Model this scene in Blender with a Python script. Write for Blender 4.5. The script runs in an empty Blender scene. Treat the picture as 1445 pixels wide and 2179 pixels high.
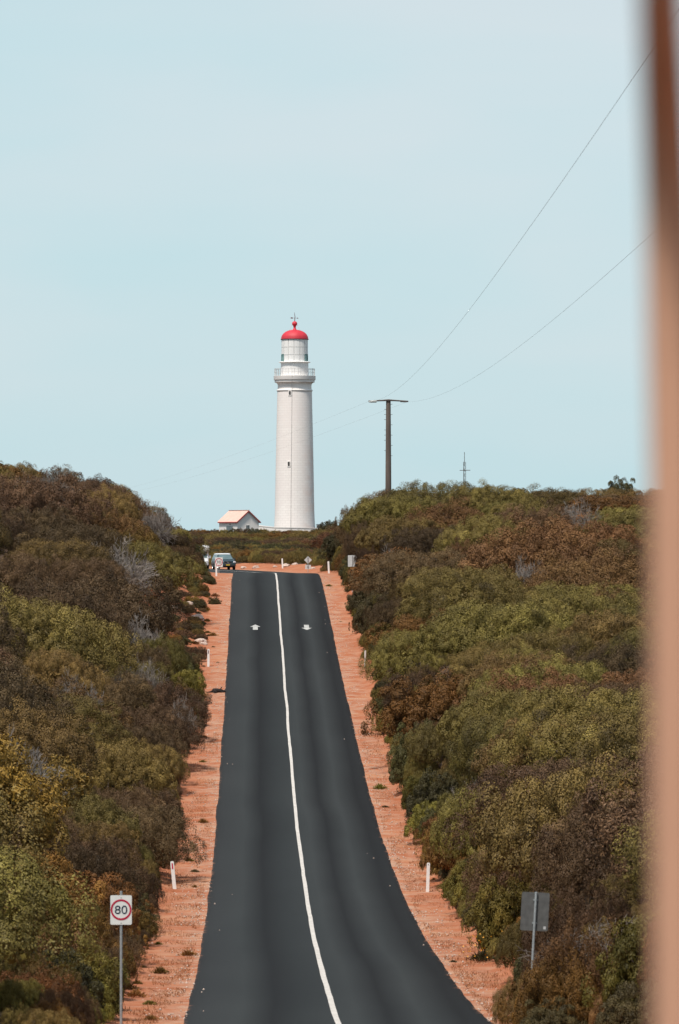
import bpy, bmesh, math, random
import numpy as np
from mathutils import Vector, Matrix

random.seed(7)
RNG = np.random.default_rng(11)
PI = math.pi
F = 9000.0            # focal length in photograph pixels (1445 wide)
CXP, CYP, HOR = 722.5, 1089.5, 1170.0
scene = bpy.context.scene
col = scene.collection

# ------------------------------------------------------------------ camera
cam_d = bpy.data.cameras.new('camera')
cam = bpy.data.objects.new('camera', cam_d)
col.objects.link(cam)
cam_d.sensor_fit = 'HORIZONTAL'
cam_d.sensor_width = 24.0
cam_d.lens = F * 24.0 / 1445.0
cam_d.clip_start = 0.2
cam_d.clip_end = 40000
cam.location = (0, 0, 0)
cam.rotation_euler = (PI / 2 + math.atan((HOR - CYP) / F), 0, 0)
cam_d.dof.use_dof = True
cam_d.dof.focus_distance = 260.0
cam_d.dof.aperture_fstop = (cam_d.lens / 1000.0) / 0.031
scene.camera = cam

# ------------------------------------------------------------------ world + sun
SUN_EL, SUN_AZ = math.radians(62), math.radians(-150)     # azimuth from +Y, clockwise positive
w = bpy.data.worlds.new('World')
scene.world = w
w.use_nodes = True
nt = w.node_tree
nt.nodes.clear()
out = nt.nodes.new('ShaderNodeOutputWorld')
sky = nt.nodes.new('ShaderNodeTexSky')
sky.sky_type = 'NISHITA'
sky.sun_disc = False
sky.sun_elevation = SUN_EL
sky.sun_rotation = SUN_AZ
sky.air_density = 1.0
sky.dust_density = 1.5
sky.ozone_density = 2.0
b1 = nt.nodes.new('ShaderNodeBackground')
b1.inputs['Strength'].default_value = 0.09
nt.links.new(sky.outputs[0], b1.inputs['Color'])
# thin high cloud veil drawn over the whole sky
tc = nt.nodes.new('ShaderNodeTexCoord')
mp = nt.nodes.new('ShaderNodeMapping')
mp.inputs['Scale'].default_value = (2.6, 2.6, 9.0)
nz = nt.nodes.new('ShaderNodeTexNoise')
nz.inputs['Scale'].default_value = 1.7
nz.inputs['Detail'].default_value = 4
nz.inputs['Roughness'].default_value = 0.5
rp = nt.nodes.new('ShaderNodeValToRGB')
rp.color_ramp.elements[0].position = 0.36
rp.color_ramp.elements[0].color = (0.555, 0.775, 0.83, 1)
rp.color_ramp.elements[1].position = 0.66
rp.color_ramp.elements[1].color = (0.69, 0.795, 0.835, 1)
b2 = nt.nodes.new('ShaderNodeBackground')
b2.inputs['Strength'].default_value = 1.0
mx = nt.nodes.new('ShaderNodeMixShader')
sxw = nt.nodes.new('ShaderNodeSeparateXYZ')
nt.links.new(tc.outputs['Generated'], sxw.inputs[0])
mr = nt.nodes.new('ShaderNodeMapRange')
mr.inputs['From Min'].default_value = 0.12
mr.inputs['From Max'].default_value = 0.75
mr.inputs['To Min'].default_value = 0.90
mr.inputs['To Max'].default_value = 0.15
nt.links.new(sxw.outputs[2], mr.inputs[0])
nt.links.new(mr.outputs[0], mx.inputs[0])
nt.links.new(tc.outputs['Generated'], mp.inputs['Vector'])
nt.links.new(mp.outputs[0], nz.inputs['Vector'])
nt.links.new(nz.outputs['Fac'], rp.inputs[0])
nt.links.new(rp.outputs[0], b2.inputs['Color'])
nt.links.new(b1.outputs[0], mx.inputs[1])
nt.links.new(b2.outputs[0], mx.inputs[2])
nt.links.new(mx.outputs[0], out.inputs['Surface'])

sun_d = bpy.data.lights.new('sun', 'SUN')
sun_d.energy = 4.7
sun_d.angle = math.radians(8.0)
sun_d.color = (1.0, 0.93, 0.84)
sun = bpy.data.objects.new('sun', sun_d)
col.objects.link(sun)
sdir = Vector((math.sin(SUN_AZ) * math.cos(SUN_EL), math.cos(SUN_AZ) * math.cos(SUN_EL), math.sin(SUN_EL)))
sun.rotation_euler = sdir.to_track_quat('Z', 'Y').to_euler()
sun.location = sdir * 100

vs = scene.view_settings
vs.view_transform = 'Standard'
vs.look = 'None'
vs.exposure = 0.0
vs.gamma = 1.0
vs.use_curve_mapping = False
scene.cycles.use_denoising = True
scene.cycles.max_bounces = 6
scene.cycles.diffuse_bounces = 3
scene.cycles.caustics_reflective = False
scene.cycles.caustics_refractive = False

# ------------------------------------------------------------------ helpers
def tag(o, label=None, cat=None, group=None, kind=None):
    if label: o['label'] = label
    if cat: o['category'] = cat
    if group: o['group'] = group
    if kind: o['kind'] = kind
    return o

def empty(name, loc=(0, 0, 0), rz=0.0, label=None, cat=None, group=None):
    o = bpy.data.objects.new(name, None)
    o.empty_display_size = 0.3
    col.objects.link(o)
    o.location = loc
    o.rotation_euler = (0, 0, rz)
    return tag(o, label, cat, group)

def link_mesh(name, me, mat, parent=None, loc=(0, 0, 0), rot=(0, 0, 0), smooth=False):
    if mat is not None and not me.materials:
        me.materials.append(mat)
    if smooth:
        me.polygons.foreach_set('use_smooth', np.ones(len(me.polygons), bool))
    o = bpy.data.objects.new(name, me)
    col.objects.link(o)
    o.location = loc
    o.rotation_euler = rot
    if parent: o.parent = parent
    return o

def obj(name, bm, mat, parent=None, loc=(0, 0, 0), rot=(0, 0, 0), smooth=False, sharp=None):
    me = bpy.data.meshes.new(name)
    bmesh.ops.recalc_face_normals(bm, faces=bm.faces)
    bm.to_mesh(me)
    bm.free()
    o = link_mesh(name, me, mat, parent, loc, rot, smooth)
    if smooth and sharp:
        me.set_sharp_from_angle(angle=math.radians(sharp))
    return o

def copy_tree(o, parent=None):
    c = o.copy()
    col.objects.link(c)
    c.parent = parent
    for ch in list(o.children):
        copy_tree(ch, c)
    return c

def box(bm, c, s, bevel=0.0, rot=None):
    r = bmesh.ops.create_cube(bm, size=1.0)
    vs_ = r['verts']
    M = Matrix.Translation(Vector(c))
    if rot is not None: M = M @ rot
    M = M @ Matrix.Diagonal((s[0], s[1], s[2], 1))
    bmesh.ops.transform(bm, matrix=M, verts=vs_)
    if bevel > 0:
        es = list({e for v in vs_ for e in v.link_edges})
        bmesh.ops.bevel(bm, geom=es, offset=bevel, segments=2, affect='EDGES', profile=0.5)
    return vs_

def tube(bm, pts, radii, seg=8, cap=True):
    pts = [Vector(p) for p in pts]
    if not hasattr(radii, '__len__'): radii = [radii] * len(pts)
    rings = []
    prev = None
    for i, p in enumerate(pts):
        t = (pts[min(i + 1, len(pts) - 1)] - pts[max(i - 1, 0)]).normalized()
        if prev is None:
            a = t.orthogonal().normalized()
        else:
            a = (prev - t * prev.dot(t)).normalized()
        prev = a
        b = t.cross(a)
        rings.append([bm.verts.new(p + (a * math.cos(2 * PI * k / seg) + b * math.sin(2 * PI * k / seg)) * radii[i]) for k in range(seg)])
    for r0, r1 in zip(rings, rings[1:]):
        for k in range(seg):
            bm.faces.new((r0[k], r0[(k + 1) % seg], r1[(k + 1) % seg], r1[k]))
    if cap:
        bm.faces.new(rings[0][::-1])
        bm.faces.new(rings[-1])

def lathe(bm, prof, seg=48, a0=0.0, a1=2 * PI):
    full = abs(a1 - a0 - 2 * PI) < 1e-6
    n = seg if full else seg + 1
    rings = []
    for r, z in prof:
        if r < 1e-6:
            rings.append([bm.verts.new((0, 0, z))])
        else:
            rings.append([bm.verts.new((r * math.sin(a0 + (a1 - a0) * k / seg), -r * math.cos(a0 + (a1 - a0) * k / seg), z)) for k in range(n)])
    for A, B in zip(rings, rings[1:]):
        for k in range(seg):
            k2 = (k + 1) % n if full else k + 1
            if len(A) == 1 and len(B) == 1: continue
            if len(A) == 1: bm.faces.new((A[0], B[k2], B[k]))
            elif len(B) == 1: bm.faces.new((A[k], A[k2], B[0]))
            else: bm.faces.new((A[k], A[k2], B[k2], B[k]))

def prism(bm, poly, y0, y1):
    """poly in x,z extruded along y"""
    A = [bm.verts.new((x, y0, z)) for x, z in poly]
    B = [bm.verts.new((x, y1, z)) for x, z in poly]
    n = len(poly)
    bm.faces.new(A)
    bm.faces.new(B[::-1])
    for k in range(n):
        bm.faces.new((A[k], A[(k + 1) % n], B[(k + 1) % n], B[k]))

def loft(bm, secs, cap=True):
    rings = [[bm.verts.new(p) for p in s] for s in secs]
    n = len(rings[0])
    for A, B in zip(rings, rings[1:]):
        for k in range(n):
            bm.faces.new((A[k], A[(k + 1) % n], B[(k + 1) % n], B[k]))
    if cap:
        bm.faces.new(rings[0][::-1])
        bm.faces.new(rings[-1])

def rrect(wd, ht, r, n=5):
    pts = []
    for cx, cz, a in ((wd / 2 - r, ht / 2 - r, 0), (-wd / 2 + r, ht / 2 - r, 90), (-wd / 2 + r, -ht / 2 + r, 180), (wd / 2 - r, -ht / 2 + r, 270)):
        for k in range(n):
            t = math.radians(a + 90 * k / (n - 1))
            pts.append((cx + r * math.cos(t), cz + r * math.sin(t)))
    return pts

def text_mesh(body, size, extrude=0.002):
    cu = bpy.data.curves.new('number_text', 'FONT')
    cu.body = body
    cu.size = size
    cu.extrude = extrude
    cu.align_x = 'CENTER'
    cu.align_y = 'CENTER'
    to = bpy.data.objects.new('number_text', cu)
    col.objects.link(to)
    dg = bpy.context.evaluated_depsgraph_get()
    me = bpy.data.meshes.new_from_object(to.evaluated_get(dg))
    bpy.data.objects.remove(to)
    return me

# ------------------------------------------------------------------ materials
class NT:
    def __init__(self, name):
        self.m = bpy.data.materials.new(name)
        self.m.use_nodes = True
        self.t = self.m.node_tree
        self.p = self.t.nodes['Principled BSDF']
    def n(self, typ, **kw):
        nd = self.t.nodes.new(typ)
        for k, v in kw.items():
            if k in nd.inputs: nd.inputs[k].default_value = v
            else: setattr(nd, k, v)
        return nd
    def l(self, a, b): self.t.links.new(a, b)
    def noise(self, scale, detail=4, rough=0.55, coord='Object', mapping=None):
        c = self.n('ShaderNodeTexCoord')
        src = c.outputs[coord]
        if coord == 'World':
            src = None
        nd = self.n('ShaderNodeTexNoise')
        nd.inputs['Scale'].default_value = scale
        nd.inputs['Detail'].default_value = detail
        nd.inputs['Roughness'].default_value = rough
        if mapping:
            mpn = self.n('ShaderNodeMapping')
            mpn.inputs['Scale'].default_value = mapping
            self.l(src, mpn.inputs['Vector'])
            src = mpn.outputs[0]
        self.l(src, nd.inputs['Vector'])
        return nd.outputs['Fac']
    def ramp(self, fac, stops):
        r = self.n('ShaderNodeValToRGB')
        els = r.color_ramp.elements
        while len(els) < len(stops): els.new(0.5)
        for e, (p, c) in zip(els, stops):
            e.position = p
            e.color = (c[0], c[1], c[2], 1)
        self.l(fac, r.inputs[0])
        return r.outputs[0]
    def mix(self, a, b, fac, mode='MIX'):
        nd = self.n('ShaderNodeMix', data_type='RGBA', blend_type=mode)
        for sock, v in ((nd.inputs[6], a), (nd.inputs[7], b), (nd.inputs[0], fac)):
            if hasattr(v, 'is_output'): self.l(v, sock)
            elif isinstance(v, tuple): sock.default_value = (v[0], v[1], v[2], 1)
            else: sock.default_value = v
        return nd.outputs[2]
    def math(self, op, a, b=None):
        nd = self.n('ShaderNodeMath', operation=op)
        for k, v in enumerate((a, b)):
            if v is None: continue
            if hasattr(v, 'is_output'): self.l(v, nd.inputs[k])
            else: nd.inputs[k].default_value = v
        return nd.outputs[0]
    def attr(self, name):
        return self.n('ShaderNodeAttribute', attribute_name=name).outputs['Fac']
    def bump(self, h, strength=0.4, dist=0.02):
        b = self.n('ShaderNodeBump')
        b.inputs['Strength'].default_value = strength
        b.inputs['Distance'].default_value = dist
        self.l(h, b.inputs['Height'])
        self.l(b.outputs[0], self.p.inputs['Normal'])
    def color(self, c):
        if hasattr(c, 'is_output'): self.l(c, self.p.inputs['Base Color'])
        else: self.p.inputs['Base Color'].default_value = (c[0], c[1], c[2], 1)
    def set(self, rough=0.6, metal=0.0, spec=0.5):
        self.p.inputs['Roughness'].default_value = rough
        self.p.inputs['Metallic'].default_value = metal
        self.p.inputs['Specular IOR Level'].default_value = spec
        return self.m

def mat_var(name, c0, c1, scale=6, rough=0.6, metal=0.0, spec=0.4, bump=0.0, bscale=40, coord='Object', mapping=None):
    t = NT(name)
    t.color(t.ramp(t.noise(scale, 5, coord=coord, mapping=mapping), [(0.32, c0), (0.68, c1)]))
    if bump: t.bump(t.noise(bscale, 5, coord=coord, mapping=mapping), bump, 0.02)
    return t.set(rough, metal, spec)

def mat_leaf(name, cols, rough=0.62, hue=0.025, val=0.38, spec=0.25):
    t = NT(name)
    base = t.ramp(t.attr('tint'), [(k / (len(cols) - 1), c) for k, c in enumerate(cols)])
    oi = t.n('ShaderNodeObjectInfo').outputs['Random']
    hsv = t.n('ShaderNodeHueSaturation')
    t.l(base, hsv.inputs['Color'])
    t.l(t.math('ADD', t.math('MULTIPLY', oi, hue * 1.8), 0.5 - hue * 1.35), hsv.inputs['Hue'])
    r2 = t.math('FRACT', t.math('MULTIPLY', oi, 17.3))
    t.l(t.math('ADD', t.math('MULTIPLY', r2, val * 2), 1 - val), hsv.inputs['Value'])
    t.color(hsv.outputs[0])
    return t.set(rough, 0, spec)

M = {}
M['olive'] = mat_leaf('olive_leaf', [(0.046, 0.033, 0.010), (0.136, 0.102, 0.025), (0.270, 0.208, 0.050)])
M['brown'] = mat_leaf('brown_leaf', [(0.036, 0.022, 0.011), (0.096, 0.059, 0.026), (0.190, 0.120, 0.053)], hue=0.015)
M['rust'] = mat_leaf('rust_leaf', [(0.058, 0.030, 0.013), (0.145, 0.074, 0.026), (0.255, 0.140, 0.048)], hue=0.015)
M['dark'] = mat_leaf('dark_green_leaf', [(0.032, 0.029, 0.012), (0.068, 0.061, 0.020), (0.120, 0.108, 0.032)])
M['lime'] = mat_leaf('lime_leaf', [(0.060, 0.055, 0.010), (0.115, 0.100, 0.016), (0.190, 0.160, 0.024)])
M['gold'] = mat_leaf('gold_leaf', [(0.075, 0.050, 0.014), (0.160, 0.090, 0.018), (0.300, 0.165, 0.030)])
M['twig'] = mat_var('dead_twig', (0.14, 0.12, 0.105), (0.27, 0.235, 0.21), 8, 0.9)
M['stem'] = mat_var('stem_bark', (0.06, 0.042, 0.032), (0.13, 0.10, 0.08), 10, 0.9)
M['white_paint'] = mat_var('white_paint', (0.74, 0.73, 0.71), (0.82, 0.81, 0.79), 9, 0.5)
M['steel'] = mat_var('galvanised_steel', (0.30, 0.33, 0.34), (0.44, 0.47, 0.48), 14, 0.5, 0.35)
M['sign_back'] = mat_var('bare_aluminium', (0.11, 0.11, 0.108), (0.16, 0.16, 0.155), 8, 0.55, 0.25)
M['sign_back_pale'] = mat_var('pale_aluminium', (0.50, 0.51, 0.51), (0.60, 0.61, 0.61), 8, 0.5, 0.1)
M['sign_white'] = mat_var('sign_white', (0.66, 0.68, 0.66), (0.74, 0.76, 0.74), 5, 0.4)
M['sign_red'] = mat_var('sign_red', (0.40, 0.010, 0.045), (0.46, 0.016, 0.055), 5, 0.4)
M['sign_navy'] = mat_var('sign_navy', (0.008, 0.022, 0.045), (0.012, 0.03, 0.06), 5, 0.4)
M['reflector'] = mat_var('reflector_red', (0.45, 0.012, 0.05), (0.55, 0.02, 0.07), 30, 0.25)
M['dark_reflector'] = mat_var('reflector_dull', (0.13, 0.05, 0.06), (0.18, 0.07, 0.08), 30, 0.3)
M['pole_wood'] = mat_var('pole_wood', (0.085, 0.066, 0.056), (0.16, 0.125, 0.105), 3, 0.85, bump=0.3, bscale=9, mapping=(1, 1, 0.12))
M['pole_iron'] = mat_var('pole_iron', (0.07, 0.06, 0.055), (0.12, 0.10, 0.09), 8, 0.7)
M['porcelain'] = mat_var('porcelain', (0.42, 0.44, 0.42), (0.52, 0.54, 0.52), 8, 0.25)
M['wire'] = mat_var('wire_grey', (0.30, 0.30, 0.305), (0.36, 0.36, 0.365), 3, 0.6, 0.3)
M['rock'] = mat_var('pale_limestone', (0.36, 0.26, 0.21), (0.62, 0.50, 0.43), 3.0, 0.9, bump=0.6, bscale=12)
M['road_line'] = mat_var('road_line_paint', (0.44, 0.41, 0.375), (0.66, 0.63, 0.585), 7, 0.75)
M['arrow_paint'] = mat_var('arrow_paint', (0.28, 0.28, 0.265), (0.56, 0.56, 0.535), 4, 0.7)
M['post_tan'] = mat_var('weathered_timber', (0.50, 0.268, 0.172), (0.60, 0.340, 0.225), 5, 0.75, bump=0.25, bscale=30, mapping=(1, 1, 0.15))
M['fur'] = mat_var('dark_fur', (0.012, 0.010, 0.010), (0.030, 0.024, 0.022), 9, 0.9)
M['dry_grass'] = mat_leaf('dry_grass', [(0.17, 0.066, 0.028), (0.33, 0.138, 0.060), (0.45, 0.235, 0.115)], hue=0.0, val=0.0)
M['flower'] = mat_var('orange_petal', (0.55, 0.22, 0.01), (0.70, 0.32, 0.015), 20, 0.6)

t = NT('sea_water')
t.color((0.02, 0.09, 0.11))
t.bump(t.noise(0.15, 5), 0.3, 0.5)
M['sea'] = t.set(0.15)

# lighthouse masonry: fine stone courses, faint pink staining
t = NT('lighthouse_masonry')
tcn = t.n('ShaderNodeTexCoord')
brick = t.n('ShaderNodeTexBrick')
brick.inputs['Scale'].default_value = 1.0
brick.inputs['Color1'].default_value = (0.85, 0.80, 0.765, 1)
brick.inputs['Color2'].default_value = (0.81, 0.755, 0.72, 1)
brick.inputs['Mortar'].default_value = (0.65, 0.60, 0.57, 1)
brick.inputs['Mortar Size'].default_value = 0.022
brick.inputs['Mortar Smooth'].default_value = 0.6
brick.inputs['Brick Width'].default_value = 0.9
brick.inputs['Row Height'].default_value = 0.38
uvn = t.n('ShaderNodeUVMap')
t.l(uvn.outputs[0], brick.inputs['Vector'])
sx = t.n('ShaderNodeSeparateXYZ')
t.l(tcn.outputs['Object'], sx.inputs[0])
stain_n = t.noise(0.42, 5, 0.65)
side = t.n('ShaderNodeMapRange')
side.inputs['From Min'].default_value = 1.0
side.inputs['From Max'].default_value = 2.9
t.l(sx.outputs[0], side.inputs[0])
lowz = t.n('ShaderNodeMapRange')
lowz.inputs['From Min'].default_value = 17.5
lowz.inputs['From Max'].default_value = 12.0
t.l(sx.outputs[2], lowz.inputs[0])
st = t.math('MULTIPLY', t.math('MULTIPLY', side.outputs[0], lowz.outputs[0]), t.ramp(stain_n, [(0.42, (0, 0, 0)), (0.62, (1, 1, 1))]))
warm = t.mix(brick.outputs['Color'], (0.79, 0.71, 0.685), t.math('MULTIPLY', t.ramp(t.noise(0.25, 4), [(0.4, (0, 0, 0)), (0.65, (1, 1, 1))]), 0.5))
t.color(t.mix(warm, (0.78, 0.56, 0.47), t.math('MULTIPLY', st, 0.7)))
t.bump(brick.outputs['Fac'], -0.35, 0.03)
M['masonry'] = t.set(0.8)

def mat_streaked(name, c0, c1, streak=0.3):
    t = NT(name)
    base = t.ramp(t.noise(1.2, 5), [(0.3, c0), (0.7, c1)])
    s = t.noise(3.0, 4, mapping=(2.5, 2.5, 0.12))
    t.color(t.mix(base, (c0[0] * .72, c0[1] * .70, c0[2] * .68), t.math('MULTIPLY', t.ramp(s, [(0.5, (0, 0, 0)), (0.75, (1, 1, 1))]), streak)))
    return t.set(0.6)
M['lantern_white'] = mat_streaked('lantern_white', (0.76, 0.75, 0.735), (0.82, 0.81, 0.795))
M['lantern_seam'] = mat_var('lantern_seam', (0.69, 0.685, 0.67), (0.75, 0.745, 0.73), 3)
M['rail_grey'] = mat_var('rail_grey', (0.46, 0.44, 0.43), (0.56, 0.54, 0.53), 3)
M['dome_red'] = mat_streaked('dome_red', (0.50, 0.022, 0.040), (0.60, 0.035, 0.055), 0.25)
M['dark_red'] = mat_var('dark_red', (0.10, 0.01, 0.02), (0.16, 0.015, 0.03), 3)
M['lantern_green'] = mat_var('lantern_green', (0.05, 0.15, 0.13), (0.08, 0.20, 0.18), 3)
M['lantern_glass'] = mat_var('lantern_glass', (0.34, 0.50, 0.50), (0.42, 0.58, 0.58), 2, 0.12)
M['opening_dark'] = mat_var('window_recess', (0.03, 0.032, 0.03), (0.05, 0.05, 0.048), 3)
M['house_wall'] = mat_streaked('house_wall', (0.75, 0.70, 0.67), (0.81, 0.765, 0.73), 0.2)
M['house_roof_glare'] = mat_streaked('house_roof_glare', (0.70, 0.43, 0.35), (0.76, 0.50, 0.42), 0.2)  # red roof with the sky's glare put into its pale base colour
M['fascia_red'] = mat_var('fascia_red', (0.28, 0.045, 0.04), (0.34, 0.06, 0.055), 4)
M['door_grey'] = mat_var('door_grey', (0.13, 0.16, 0.17), (0.17, 0.20, 0.21), 4)
M['glass_dark'] = mat_var('glass_dark', (0.03, 0.04, 0.045), (0.05, 0.06, 0.065), 2, 0.08, spec=0.6)
M['windscreen'] = mat_var('windscreen', (0.10, 0.15, 0.16), (0.14, 0.20, 0.21), 2, 0.08, spec=0.7)
M['car_teal'] = mat_var('car_teal', (0.030, 0.055, 0.065), (0.036, 0.064, 0.075), 2, 0.22, 0.4, 0.6)
M['car_roof_glare'] = mat_var('car_roof_glare', (0.62, 0.64, 0.65), (0.68, 0.70, 0.71), 2, 0.3)  # sky reflection on the roof painted as a pale colour
M['car_black'] = mat_var('car_black', (0.012, 0.013, 0.015), (0.02, 0.021, 0.024), 4, 0.6)
M['chrome'] = mat_var('chrome', (0.60, 0.61, 0.62), (0.68, 0.69, 0.70), 4, 0.2, 0.8)
M['headlight'] = mat_var('headlight', (0.66, 0.66, 0.68), (0.76, 0.76, 0.78), 8, 0.15)
M['plate_yellow'] = mat_var('plate_yellow', (0.55, 0.36, 0.04), (0.62, 0.42, 0.06), 8, 0.5)
M['tyre'] = mat_var('tyre', (0.015, 0.015, 0.016), (0.025, 0.025, 0.026), 9, 0.9)
M['van_white'] = mat_var('van_white', (0.74, 0.75, 0.76), (0.80, 0.81, 0.82), 2, 0.35)

# asphalt: polished wheel tracks across the road's own width
t = NT('asphalt')
lat = t.attr('lateral')
wob = t.math('ADD', lat, t.math('MULTIPLY', t.math('SUBTRACT', t.noise(0.05, 3), 0.5), 0.7))
fac = t.math('DIVIDE', t.math('ADD', wob, 3.6), 7.2)
def band(s): return (s + 3.6) / 7.2
LO, HI, MD = (0.0075, 0.0075, 0.008), (0.029, 0.0325, 0.033), (0.017, 0.0195, 0.020)
trk = t.ramp(fac, [(0.0, (0.018, 0.019, 0.020)), (band(-3.0), (0.026, 0.028, 0.029)), (band(-2.2), HI), (band(-1.45), LO), (band(-0.7), MD), (band(0.45), HI),
                   (band(1.15), LO), (band(1.9), HI), (band(2.8), LO), (1.0, (0.016, 0.017, 0.018))])
speck = t.ramp(t.noise(60, 3, 0.7), [(0.35, (0.62, 0.62, 0.62)), (0.7, (1.38, 1.38, 1.38))])
cpatch = t.ramp(t.noise(0.22, 5, 0.6, mapping=(1, 0.25, 1)), [(0.3, (0.86, 0.87, 0.88)), (0.7, (1.12, 1.12, 1.11))])
sp2 = t.noise(9, 2, 0.5)
c = t.mix(t.mix(trk, speck, 1.0, 'MULTIPLY'), cpatch, 1.0, 'MULTIPLY')
c = t.mix(c, (0.20, 0.19, 0.18), t.ramp(sp2, [(0.765, (0, 0, 0)), (0.79, (1, 1, 1))]))
ed = t.n('ShaderNodeMapRange')
ed.inputs['From Min'].default_value = 2.75
ed.inputs['From Max'].default_value = 3.42
t.l(t.math('ABSOLUTE', lat), ed.inputs[0])
dust = t.ramp(t.math('ADD', ed.outputs[0], t.math('MULTIPLY', t.math('SUBTRACT', t.noise(2.2, 6, 0.72), 0.5), 1.3)), [(0.82, (0, 0, 0)), (1.02, (1, 1, 1))])
c = t.mix(c, (0.36, 0.165, 0.10), t.math('MULTIPLY', dust, 0.75))
t.color(c)
t.bump(t.noise(35, 4, 0.7), 0.35, 0.012)
M['asphalt'] = t.set(0.85, spec=0.22)

# ground: reddish sand near the road, leaf litter under the scrub
t = NT('sand_and_litter')
n1 = t.noise(0.55, 6, 0.62)
n2 = t.noise(7.0, 5, 0.7)
n3 = t.noise(45.0, 3, 0.7)
sand = t.ramp(n1, [(0.30, (0.33, 0.098, 0.040)), (0.50, (0.385, 0.136, 0.067)), (0.66, (0.45, 0.20, 0.106))])
sand = t.mix(sand, (0.31, 0.105, 0.050), t.math('MULTIPLY', t.ramp(n2, [(0.50, (0, 0, 0)), (0.68, (1, 1, 1))]), 0.38))
sand = t.mix(sand, (0.54, 0.34, 0.235), t.math('MULTIPLY', t.ramp(n3, [(0.58, (0, 0, 0)), (0.72, (1, 1, 1))]), 0.6))
gw = t.math('MULTIPLY', t.attr('gravel'), t.ramp(t.noise(1.3, 6, 0.7), [(0.42, (0, 0, 0)), (0.62, (1, 1, 1))]))
grav = t.ramp(t.noise(28, 4, 0.75), [(0.34, (0.20, 0.16, 0.15)), (0.5, (0.48, 0.32, 0.225)), (0.68, (0.66, 0.49, 0.375))])
sand = t.mix(sand, grav, t.math('MULTIPLY', gw, 0.8))
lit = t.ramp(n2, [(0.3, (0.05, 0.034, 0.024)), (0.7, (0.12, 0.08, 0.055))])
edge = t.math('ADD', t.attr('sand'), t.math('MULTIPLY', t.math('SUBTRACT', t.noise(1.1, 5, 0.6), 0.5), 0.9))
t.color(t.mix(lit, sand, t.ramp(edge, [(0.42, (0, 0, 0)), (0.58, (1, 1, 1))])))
t.bump(t.math('ADD', n2, t.math('MULTIPLY', n3, 0.5)), 0.6, 0.05)
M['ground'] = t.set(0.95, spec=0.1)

# ------------------------------------------------------------------ terrain
ZK = np.array([(-60, 0.6), (-30, 0.1), (0, -1.9), (20, -3.9), (50, -6.85), (75, -9.1), (93, -10.4), (108, -11.1), (123, -11.55), (136, -11.8), (148, -11.8), (160, -11.7), (171, -11.45),
               (185, -10.85), (204, -9.75), (223, -8.6), (240, -7.5), (256, -6.35), (272, -5.15), (290, -3.8), (305, -2.75), (316, -2.15), (326, -1.85), (345, -1.92), (380, -2.1),
               (420, -2.12), (450, -2.1), (480, -2.0), (495, -1.4), (520, -0.7), (560, 0.3), (600, 1.35), (640, 2.1), (690, 2.1), (760, -2), (900, -18), (1150, -64), (3000, -80)], float)
_dd = np.arange(-60, 1200, 0.5)
_zz = np.interp(_dd, ZK[:, 0], ZK[:, 1])
_k = np.exp(-0.5 * (np.arange(-24, 25) / 8.0) ** 2)
_k /= _k.sum()
_zs = np.convolve(np.pad(_zz, 24, mode='edge'), _k, mode='valid')
def zr(d): return np.interp(d, _dd, _zs)
def xc(d):
    d = np.asarray(d, float)
    x = -0.06 - 0.0208 * (d - 93)
    x = x + np.where(d < 68, 0.0012 * (68 - d) ** 2, 0)
    e = np.clip(d - 330, 0, None)
    q = np.where(e < 130, e * e / 1940.0, 130 * 130 / 1940.0 + (e - 130) * 0.05)
    return x - q

def vnoise(x, y, s, seed):
    """cheap smooth value noise, numpy, range -1..1"""
    x = np.asarray(x, float) / s + seed * 17.13
    y = np.asarray(y, float) / s + seed * 5.71
    x0, y0 = np.floor(x), np.floor(y)
    fx, fy = x - x0, y - y0
    fx, fy = fx * fx * (3 - 2 * fx), fy * fy * (3 - 2 * fy)
    def h(a, b):
        v = np.sin(a * 127.1 + b * 311.7 + seed) * 43758.5453
        return (v - np.floor(v)) * 2 - 1
    return (h(x0, y0) * (1 - fx) + h(x0 + 1, y0) * fx) * (1 - fy) + (h(x0, y0 + 1) * (1 - fx) + h(x0 + 1, y0 + 1) * fx) * fy

RT = [(0, 0), (4.7, 0), (5.4, .5), (6.4, 1.8), (8, 2.9), (10, 3.5), (16, 3.9), (30, 4.3), (60, 4.8)]
LT = [(0, 0), (4.9, 0), (6, .45), (7.5, 1.5), (9, 2.6), (11, 3.8), (16, 5.0), (22, 6.2), (40, 7.8)]
def offset(s, d):
    s = np.asarray(s, float)
    d = np.asarray(d, float)
    r = np.interp(np.abs(s), *zip(*RT))
    rb = np.interp(np.abs(s), [0, 4.2, 7, 12, 30, 80], [0, 0, .55, .8, 1.1, 1.3])
    fr = np.interp(d, [0, 70, 90, 200, 260, 325, 350, 385], [0.2, .78, .82, .84, .92, 1.0, .95, 0])
    fb = np.interp(d, [350, 385, 470, 520], [0, 1, 1, 0])
    R = r * fr + rb * fb
    l = np.interp(np.abs(s), *zip(*LT))
    fl = np.interp(d, [0, 70, 90, 200, 260, 300, 330, 350, 392], [0.2, .68, .70, .74, .82, .95, 1.0, .9, 0])
    # bare dirt bank set back on the left below the crest
    L = l * fl
    o = np.where(s > 0, R, L)
    wv = np.clip((np.abs(s) - 5.5) / 4, 0, 1)
    xg = s + xc(d)
    o = o + wv * (0.55 * vnoise(xg, d, 11, 1) + 0.25 * vnoise(xg, d, 4.5, 2)) * np.interp(d, [0, 330, 480, 560], [1, 1, .35, .8])
    return o
def terr_s(s, d): return zr(d) + offset(s, d)
def terr(x, d): return terr_s(np.asarray(x, float) - xc(d), d)
def gz(x, d): return float(terr(x, d))
def X(px, d): return (px - CXP) / F * d

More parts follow.
